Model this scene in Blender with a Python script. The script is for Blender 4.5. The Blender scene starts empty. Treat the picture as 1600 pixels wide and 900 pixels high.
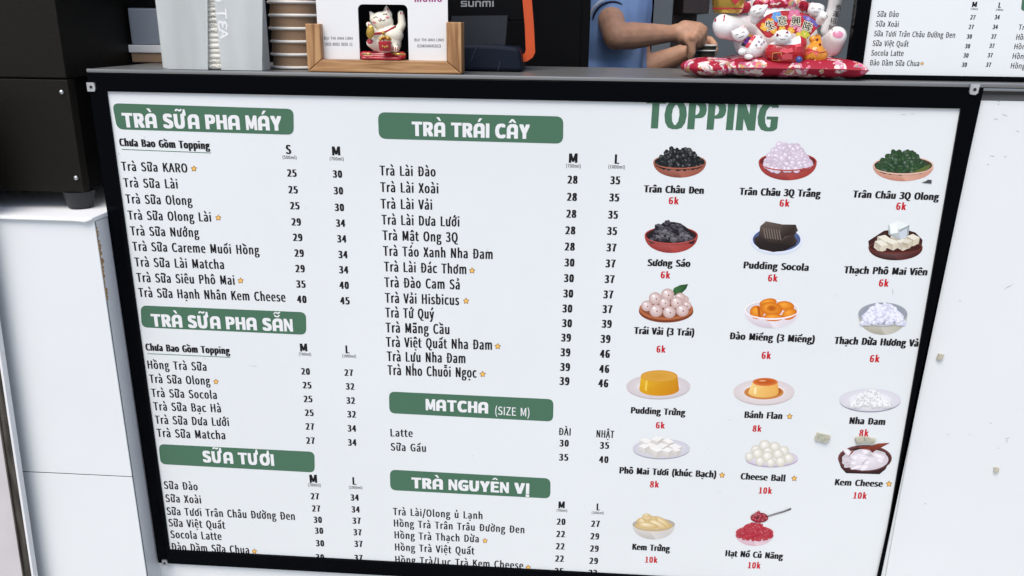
import bpy, bmesh, math, random
from mathutils import Vector, Matrix
from mathutils.bvhtree import BVHTree
random.seed(7)
SC = bpy.context.scene
COL = SC.collection
PI = math.pi

# ------------------------------------------------------------------ camera
F_PX = 1280.0
ZT = 1.0                                   # height of the top edge of the printed sheet
CAM = Vector((0.0788, -1.3324, ZT + 0.1152))
YAW, PITCH, ROLL = -0.0663, 0.3118, 0.01254
def cam_axes():
    cy, sy = math.cos(YAW), math.sin(YAW); cp, sp = math.cos(PITCH), math.sin(PITCH)
    f = Vector((sy*cp, cy*cp, -sp)); r = Vector((cy, -sy, 0)); u = r.cross(f)
    cr, sr = math.cos(ROLL), math.sin(ROLL)
    return cr*r + sr*u, -sr*r + cr*u, f
CR, CU, CF = cam_axes()
cam = bpy.data.cameras.new('camera')
cam.sensor_width = 36; cam.lens = F_PX/1600*36; cam.clip_start = 0.05; cam.clip_end = 500
cam_ob = bpy.data.objects.new('camera', cam); COL.objects.link(cam_ob)
cam_ob.matrix_world = Matrix.Translation(CAM) @ Matrix((CR, CU, -CF)).transposed().to_4x4()
SC.camera = cam_ob

# ------------------------------------------------------------------ daylight
SUN_EL, SUN_AZ = math.radians(58), math.radians(200)     # azimuth: clockwise from +Y, the sun is behind the camera
w = bpy.data.worlds.new('World'); SC.world = w; w.use_nodes = True
nt = w.node_tree; nt.nodes.clear()
sky = nt.nodes.new('ShaderNodeTexSky'); sky.sky_type = 'NISHITA'; sky.sun_disc = False
sky.sun_elevation = SUN_EL; sky.sun_rotation = SUN_AZ
sky.air_density = 1.0; sky.dust_density = 2.5; sky.ozone_density = 1.0
bg = nt.nodes.new('ShaderNodeBackground'); bg.inputs['Strength'].default_value = 0.12
wo = nt.nodes.new('ShaderNodeOutputWorld')
nt.links.new(sky.outputs[0], bg.inputs[0]); nt.links.new(bg.outputs[0], wo.inputs[0])
sun = bpy.data.lights.new('sun', 'SUN'); sun.energy = 1.45; sun.angle = math.radians(35); sun.color = (1.0, 0.965, 0.90)
sun_ob = bpy.data.objects.new('sun', sun); COL.objects.link(sun_ob)
sd = Vector((math.sin(SUN_AZ)*math.cos(SUN_EL), math.cos(SUN_AZ)*math.cos(SUN_EL), math.sin(SUN_EL)))
sun_ob.rotation_euler = sd.to_track_quat('Z', 'Y').to_euler()
SC.view_settings.view_transform = 'Standard'; SC.view_settings.look = 'None'
SC.view_settings.exposure = 0.60; SC.view_settings.gamma = 1.0

# ------------------------------------------------------------------ helpers: projection
def ray(px, py):
    return (CF + CR*((px-800)/F_PX) - CU*((py-450)/F_PX))
def onY(px, py, y=0.0):
    d = ray(px, py); t = (y-CAM.y)/d.y; return CAM + d*t
def onZ(px, py, z):
    d = ray(px, py); t = (z-CAM.z)/d.z; return CAM + d*t

def lin(c):
    return c/12.92 if c <= 0.04045 else ((c+0.055)/1.055)**2.4
def hexc(h, k=1.0):
    return tuple(lin(int(h[i:i+2], 16)/255)*k for i in (0, 2, 4)) + (1.0,)
def mixc(a, b, t): return tuple(a[i]*(1-t)+b[i]*t for i in range(3)) + (1.0,)

# ------------------------------------------------------------------ helpers: materials
def mat(name, col, rough=0.5, metal=0.0, spec=0.5, coat=0.0, noise=None, bump=None, trans=0.0, attr=False, sss=0.0):
    """noise=(scale, amount, stretch) varies the colour; bump=(scale, strength)"""
    m = bpy.data.materials.new(name); m.use_nodes = True
    n = m.node_tree.nodes; l = m.node_tree.links; b = n['Principled BSDF']
    b.inputs['Base Color'].default_value = tuple(col[:3])+(1,)
    b.inputs['Roughness'].default_value = rough; b.inputs['Metallic'].default_value = metal
    b.inputs['Specular IOR Level'].default_value = spec
    b.inputs['Coat Weight'].default_value = coat; b.inputs['Coat Roughness'].default_value = 0.08
    b.inputs['Transmission Weight'].default_value = trans
    if sss: b.inputs['Subsurface Weight'].default_value = sss; b.inputs['Subsurface Scale'].default_value = 0.01
    tc = None
    src = None
    if attr:
        a = n.new('ShaderNodeVertexColor'); a.layer_name = 'ink'; src = a.outputs['Color']
    if noise or bump:
        tc = n.new('ShaderNodeTexCoord')
    if noise:
        mp = n.new('ShaderNodeMapping'); l.new(tc.outputs['Object'], mp.inputs[0])
        mp.inputs['Scale'].default_value = noise[2] if len(noise) > 2 else (1, 1, 1)
        t = n.new('ShaderNodeTexNoise'); t.inputs['Scale'].default_value = noise[0]; t.inputs['Detail'].default_value = 5
        l.new(mp.outputs[0], t.inputs['Vector'])
        r = n.new('ShaderNodeMapRange'); r.inputs[1].default_value = 0.3; r.inputs[2].default_value = 0.7
        r.inputs[3].default_value = 1-noise[1]; r.inputs[4].default_value = 1+noise[1]
        l.new(t.outputs[0], r.inputs[0])
        v = n.new('ShaderNodeVectorMath'); v.operation = 'SCALE'
        if src: l.new(src, v.inputs[0])
        else: v.inputs[0].default_value = col[:3]
        l.new(r.outputs[0], v.inputs['Scale']); src = v.outputs[0]
    if src: l.new(src, b.inputs['Base Color'])
    if bump:
        t = n.new('ShaderNodeTexNoise'); t.inputs['Scale'].default_value = bump[0]; t.inputs['Detail'].default_value = 3
        l.new(tc.outputs['Object'], t.inputs['Vector'])
        bp = n.new('ShaderNodeBump'); bp.inputs['Strength'].default_value = bump[1]; bp.inputs['Distance'].default_value = 0.002
        l.new(t.outputs[0], bp.inputs['Height']); l.new(bp.outputs[0], b.inputs['Normal'])
    return m

M = {}
M['ink'] = mat('printed_ink', (0.5, 0.5, 0.5), 0.30, spec=0.25, attr=True)
M['paint'] = mat('glazed_ceramic', (0.5, 0.5, 0.5), 0.16, spec=0.5, coat=0.35, attr=True)
M['matte'] = mat('matte_painted', (0.5, 0.5, 0.5), 0.55, spec=0.3, attr=True)
M['sheet'] = mat('printed_sheet_white', (0.772, 0.80, 0.80), 0.16, spec=0.5, noise=(1.6, 0.03), bump=(3.2, 0.9), coat=0.5)
M['frame'] = mat('gloss_black_acrylic', (0.0012, 0.0018, 0.0030), 0.08, spec=0.05, bump=(14, 0.25))
M['laminate'] = mat('white_laminate', (0.772, 0.795, 0.795), 0.34, spec=0.35, noise=(3.0, 0.018), bump=(120, 0.03))
M['laminate_grey'] = mat('side_laminate', (0.80, 0.80, 0.80), 0.42, spec=0.3, noise=(4.0, 0.03))
M['alu'] = mat('brushed_aluminium', (0.34, 0.34, 0.335), 0.33, metal=0.85, noise=(14, 0.25, (0.05, 6, 6)))
M['ledge'] = mat('grey_ledge_top', (0.16, 0.16, 0.155), 0.3, spec=0.5, noise=(9, 0.2, (0.4, 2, 2)))
M['dark'] = mat('dark_gap', (0.006, 0.006, 0.007), 0.7)
M['zinc'] = mat('zinc_bracket', (0.52, 0.53, 0.53), 0.42, metal=0.6, noise=(60, 0.15))
M['machine'] = mat('black_powder_coat', (0.0095, 0.0080, 0.0058), 0.45, spec=0.16, noise=(700, 0.4), bump=(650, 0.4))
M['rubber'] = mat('black_rubber', (0.012, 0.014, 0.018), 0.55, noise=(80, 0.2))
M['screw'] = mat('steel_screw', (0.62, 0.62, 0.60), 0.3, metal=1.0)
M['frost'] = mat('frosted_acrylic', (0.74, 0.77, 0.76), 0.55, spec=0.4, noise=(9, 0.10, (3, 1, .4)), trans=0.42)
M['paper'] = mat('straw_paper', (0.70, 0.68, 0.62), 0.75, noise=(60, 0.08))
M['kraft'] = mat('kraft_paper', (0.33, 0.215, 0.135), 0.8, spec=0.2, noise=(240, 0.10, (1, 1, 3)))
M['rim'] = mat('cup_rim_white', (0.76, 0.74, 0.70), 0.5)
M['steel_grey'] = mat('grey_plastic', (0.022, 0.026, 0.032), 0.4, spec=0.25, noise=(6, 0.1))
M['navy'] = mat('navy_plastic', (0.006, 0.010, 0.020), 0.5, spec=0.15, noise=(30, 0.12))
M['black'] = mat('black_plastic', (0.0015, 0.0015, 0.002), 0.5, spec=0.1, noise=(20, 0.2))
M['orange'] = mat('orange_plastic', (0.60, 0.075, 0.008), 0.5, noise=(15, 0.07))
M['card'] = mat('white_card', (0.80, 0.80, 0.80), 0.35, noise=(8, 0.012))
M['wallgrey'] = mat('interior_grey_wall', (0.50, 0.52, 0.51), 0.7, noise=(3, 0.06))
M['walldark'] = mat('interior_dark_wall', (0.004, 0.004, 0.005), 0.8, spec=0.1, noise=(3, 0.15))
M['brown'] = mat('dark_brown_cabinet', (0.030, 0.020, 0.020), 0.45, noise=(8, 0.15, (6, 6, .5)))
M['skin'] = mat('skin', (0.56, 0.31, 0.20), 0.5, spec=0.35, noise=(45, 0.12), bump=(260, 0.25), sss=0.1)
M['shirt'] = mat('light_blue_pique', (0.30, 0.47, 0.82), 0.85, spec=0.2, noise=(18, 0.07), bump=(700, 0.4))
M['piping'] = mat('sleeve_trim', (0.66, 0.72, 0.80), 0.8, noise=(90, 0.06))
M['trouser'] = mat('dark_trousers', (0.02, 0.022, 0.03), 0.85, noise=(30, 0.15))
M['hair'] = mat('black_hair', (0.012, 0.010, 0.009), 0.5, noise=(90, 0.3))
M['gold'] = mat('gold_glaze', (0.58, 0.36, 0.07), 0.25, metal=0.7, noise=(30, 0.15))
M['glass'] = mat('dark_drink_glass', (0.06, 0.055, 0.04), 0.1, spec=0.6, coat=0.5)
M['screen'] = mat('menu_screen_white', (0.80, 0.83, 0.83), 0.3, spec=0.35, noise=(5, 0.012), bump=(6, 0.1))
M['jelly'] = mat('dried_jelly', (0.47, 0.465, 0.37), 0.3, spec=0.5, noise=(160, 0.2), bump=(150, 0.6), sss=0.4)
M['fibre'] = mat('chipped_fibreboard', (0.42, 0.25, 0.11), 0.9, noise=(260, 0.4), bump=(300, 0.8))
M['concrete'] = mat('pavement_concrete', (0.30, 0.295, 0.285), 0.85, noise=(2.0, 0.15), bump=(40, 0.4))
M['tile'] = mat('interior_floor_tile', (0.16, 0.155, 0.15), 0.5, noise=(5, 0.1))
M['mauve'] = mat('pinkish_panel', (0.60, 0.56, 0.57), 0.5, noise=(9, 0.06))

def wood_material():
    m = mat('oiled_wood', (0.4, 0.22, 0.1), 0.5, spec=0.35)
    n = m.node_tree.nodes; l = m.node_tree.links; b = n['Principled BSDF']
    tc = n.new('ShaderNodeTexCoord'); mp = n.new('ShaderNodeMapping'); mp.inputs['Scale'].default_value = (1, 1, 1)
    l.new(tc.outputs['UV'], mp.inputs[0])
    t = n.new('ShaderNodeTexNoise'); t.inputs['Scale'].default_value = 1.0; t.inputs['Detail'].default_value = 6; t.inputs['Distortion'].default_value = 0.6
    l.new(mp.outputs[0], t.inputs['Vector'])
    r = n.new('ShaderNodeValToRGB'); e = r.color_ramp.elements
    e[0].position = 0.33; e[0].color = (0.19, 0.088, 0.032, 1); e[1].position = 0.62; e[1].color = (0.50, 0.285, 0.13, 1)
    k = r.color_ramp.elements.new(0.47); k.color = (0.37, 0.19, 0.08, 1)
    l.new(t.outputs[0], r.inputs[0]); l.new(r.outputs[0], b.inputs['Base Color'])
    return m
M['wood'] = wood_material()

def floral_material():
    m = mat('floral_brocade', (0.4, 0.02, 0.04), 0.6, spec=0.3)
    n = m.node_tree.nodes; l = m.node_tree.links; b = n['Principled BSDF']
    tc = n.new('ShaderNodeTexCoord')
    # distorted flower cells
    nz = n.new('ShaderNodeTexNoise'); nz.inputs['Scale'].default_value = 55; nz.inputs['Detail'].default_value = 3
    l.new(tc.outputs['Object'], nz.inputs['Vector'])
    ad = n.new('ShaderNodeMix'); ad.data_type = 'VECTOR'; ad.inputs[0].default_value = 0.03
    l.new(tc.outputs['Object'], ad.inputs[4]); l.new(nz.outputs['Color'], ad.inputs[5])
    v1 = n.new('ShaderNodeTexVoronoi'); v1.inputs['Scale'].default_value = 44; l.new(ad.outputs[1], v1.inputs['Vector'])
    v2 = n.new('ShaderNodeTexVoronoi'); v2.inputs['Scale'].default_value = 170; l.new(ad.outputs[1], v2.inputs['Vector'])
    rp = n.new('ShaderNodeValToRGB'); rp.color_ramp.interpolation = 'CONSTANT'
    cols = [(0.0, (0.62, 0.10, 0.22)), (0.20, (0.78, 0.62, 0.58)), (0.38, (0.70, 0.23, 0.34)), (0.52, (0.80, 0.70, 0.62)), (0.68, (0.28, 0.26, 0.24)), (0.80, (0.55, 0.30, 0.12)), (0.9, (0.75, 0.55, 0.55))]
    e = rp.color_ramp.elements
    e[0].position = 0; e[0].color = cols[0][1]+(1,); e[1].position = cols[1][0]; e[1].color = cols[1][1]+(1,)
    for p, c in cols[2:]:
        q = e.new(p); q.color = c+(1,)
    sx = n.new('ShaderNodeSeparateColor'); l.new(v2.outputs['Color'], sx.inputs[0]); l.new(sx.outputs[0], rp.inputs[0])
    lt = n.new('ShaderNodeMath'); lt.operation = 'LESS_THAN'; lt.inputs[1].default_value = 0.58
    l.new(v1.outputs['Distance'], lt.inputs[0])
    sy = n.new('ShaderNodeSeparateColor'); l.new(v1.outputs['Color'], sy.inputs[0])
    l2 = n.new('ShaderNodeMath'); l2.operation = 'GREATER_THAN'; l2.inputs[1].default_value = 0.36; l.new(sy.outputs[1], l2.inputs[0])
    mu = n.new('ShaderNodeMath'); mu.operation = 'MULTIPLY'; l.new(lt.outputs[0], mu.inputs[0]); l.new(l2.outputs[0], mu.inputs[1])
    mx = n.new('ShaderNodeMix'); mx.data_type = 'RGBA'; mx.inputs[6].default_value = (0.36, 0.012, 0.035, 1)
    l.new(mu.outputs[0], mx.inputs[0]); l.new(rp.outputs[0], mx.inputs[7])
    l.new(mx.outputs[2], b.inputs['Base Color'])
    return m
M['floral'] = floral_material()

# ------------------------------------------------------------------ helpers: meshes
class MB:
    """collects shapes in world coordinates; build() links them as ONE object"""
    def __init__(s): s.v = []; s.f = []; s.c = []; s.mi = []; s.col = (0.8, 0.8, 0.8, 1); s.mat = 0; s.uv = {}
    def vert(s, p, c=None): s.v.append(Vector(p)); s.c.append(c or s.col); return len(s.v)-1
    def face(s, ids): s.f.append(tuple(ids)); s.mi.append(s.mat)
    def poly(s, pts, c=None): s.face([s.vert(p, c) for p in pts])
    def box(s, a, b, bev=0.0):
        x0, y0, z0 = a; x1, y1, z1 = b
        bm = bmesh.new(); bmesh.ops.create_cube(bm, size=1)
        for v in bm.verts: v.co = Vector(((x0+x1)/2+v.co.x*(x1-x0), (y0+y1)/2+v.co.y*(y1-y0), (z0+z1)/2+v.co.z*(z1-z0)))
        if bev: bmesh.ops.bevel(bm, geom=bm.edges[:], offset=bev, segments=2, profile=0.6, affect='EDGES')
        s.add_bm(bm)
    def add_bm(s, bm, mtx=None):
        o = len(s.v); bm.verts.index_update()
        for v in bm.verts: s.vert(mtx @ v.co if mtx else v.co)
        for f in bm.faces: s.f.append(tuple(o+v.index for v in f.verts)); s.mi.append(s.mat)
        bm.free()
    def prism(s, pts, dvec):
        """closed outline pts (list of Vector) extruded along dvec"""
        n = len(pts); a = [s.vert(p) for p in pts]; b = [s.vert(Vector(p)+Vector(dvec)) for p in pts]
        s.face(a[::-1]); s.face(b)
        for i in range(n): s.face((a[i], a[(i+1) % n], b[(i+1) % n], b[i]))
    def lathe(s, c, prof, n=40, axis='Z', cap=True):
        rings = []
        for r, h in prof:
            ring = []
            for i in range(n):
                a = 2*PI*i/n; p = Vector((r*math.cos(a), r*math.sin(a), h))
                if axis == 'Y': p = Vector((p.x, p.z, p.y))
                ring.append(s.vert(Vector(c)+p))
            rings.append(ring)
        for k in range(len(rings)-1):
            for i in range(n): s.face((rings[k][i], rings[k][(i+1) % n], rings[k+1][(i+1) % n], rings[k+1][i]))
        if cap: s.face(rings[0][::-1]); s.face(rings[-1])
    def tube(s, pts, rad, n=10):
        pts = [Vector(p) for p in pts]; rings = []
        for i, p in enumerate(pts):
            t = (pts[min(i+1, len(pts)-1)]-pts[max(i-1, 0)]).normalized()
            u = t.cross(Vector((0.3, 1, 0.2))).normalized(); v = t.cross(u)
            r = rad[i] if isinstance(rad, (list, tuple)) else rad
            rings.append([s.vert(p+(u*math.cos(2*PI*k/n)+v*math.sin(2*PI*k/n))*r) for k in range(n)])
        for a, b in zip(rings, rings[1:]):
            for k in range(n): s.face((a[k], a[(k+1) % n], b[(k+1) % n], b[k]))
        s.face(rings[0][::-1]); s.face(rings[-1])
    def sphere(s, c, r, seg=20, ring=12, rot=None):
        if not isinstance(r, (tuple, list)): r = (r, r, r)
        bm = bmesh.new(); bmesh.ops.create_uvsphere(bm, u_segments=seg, v_segments=ring, radius=1)
        m = Matrix.Translation(Vector(c)) @ (rot.to_4x4() if rot else Matrix.Identity(4)) @ Matrix.Diagonal((*r, 1))
        s.add_bm(bm, m)
    def cone(s, a, b, ra, rb, n=14):
        """round-ended tapered limb, for blobs"""
        a = Vector(a); b = Vector(b); s.sphere(a, ra, 14, 10); s.sphere(b, rb, 14, 10)
        s.tube([a, b], [ra, rb], n)
    def mesh(s, name, org):
        me = bpy.data.meshes.new(name)
        me.from_pydata([v-org for v in s.v], [], s.f)
        at = me.color_attributes.new('ink', 'FLOAT_COLOR', 'POINT')
        at.data.foreach_set('color', [x for c in s.c for x in c])
        me.polygons.foreach_set('material_index', s.mi)
        me.update(); return me
    def build(s, name, mats, parent=None, smooth=False, loc=None, fixn=False):
        org = ORG.get(parent, Vector((0, 0, 0))) if parent else Vector(loc or (0, 0, 0))
        me = s.mesh(name, org)
        if fixn:
            bm = bmesh.new(); bm.from_mesh(me); bmesh.ops.recalc_face_normals(bm, faces=bm.faces[:]); bm.to_mesh(me); bm.free()
        for m in (mats if isinstance(mats, list) else [mats]): me.materials.append(m)
        o = bpy.data.objects.new(name, me); COL.objects.link(o)
        if parent: o.parent = parent
        else: o.location = org
        ORG[o] = org
        if smooth: shade(o, smooth)
        return o
ORG = {}
def shade(o, ang=True):
    me = o.data
    me.polygons.foreach_set('use_smooth', [True]*len(me.polygons))
    if ang is not True:
        bm = bmesh.new(); bm.from_mesh(me); lim = math.radians(ang)
        for e in bm.edges:
            if len(e.link_faces) == 2 and e.calc_face_angle(0) > lim: e.smooth = False
        bm.to_mesh(me); bm.free()
def thing(name, label, cat, loc=(0, 0, 0), group=None):
    o = bpy.data.objects.new(name, None); COL.objects.link(o); o.location = loc; o.empty_display_size = 0.05
    ORG[o] = Vector(loc); return tag(o, label, cat, group)
def tag(o, label, cat, group=None):
    o['label'] = label; o['category'] = cat
    if group: o['group'] = group
    return o
def struct(o): o['kind'] = 'structure'; return o
def copy_tree(o, parent=None):
    c = o.copy(); COL.objects.link(c)
    if parent: c.parent = parent
    for ch in list(o.children): copy_tree(ch, c)
    return c
def uvbox(o, along):
    """UVs so that wood grain runs along the axis `along` (0,1,2)"""
    me = o.data; uv = me.uv_layers.new(name='UVMap')
    oth = [i for i in range(3) if i != along]; sd = random.random()*9
    for p in me.polygons:
        for li in p.loop_indices:
            c = me.vertices[me.loops[li].vertex_index].co
            uv.data[li].uv = (c[along]*9+sd, (c[oth[0]]*0.9+c[oth[1]])*130+sd*3)
def blob(mb, voxel, smooth_it=6, fac=0.5):
    """union of overlapping shapes as one continuous surface"""
    me = mb.mesh('blob', Vector((0, 0, 0))); o = bpy.data.objects.new('blob', me); COL.objects.link(o)
    r = o.modifiers.new('r', 'REMESH'); r.mode = 'VOXEL'; r.voxel_size = voxel
    s = o.modifiers.new('s', 'SMOOTH'); s.iterations = smooth_it; s.factor = fac
    dg = bpy.context.evaluated_depsgraph_get(); dg.update()
    e = o.evaluated_get(dg).to_mesh()
    out = MB(); out.v = [v.co.copy() for v in e.vertices]; out.f = [tuple(p.vertices) for p in e.polygons]
    out.c = [(0.8, 0.8, 0.8, 1)]*len(out.v); out.mi = [0]*len(out.f)
    bpy.data.objects.remove(o); return out
def bvh(mb): return BVHTree.FromPolygons([tuple(v) for v in mb.v], mb.f)

# ------------------------------------------------------------------ helpers: lettering
from mathutils.geometry import tessellate_polygon
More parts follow.
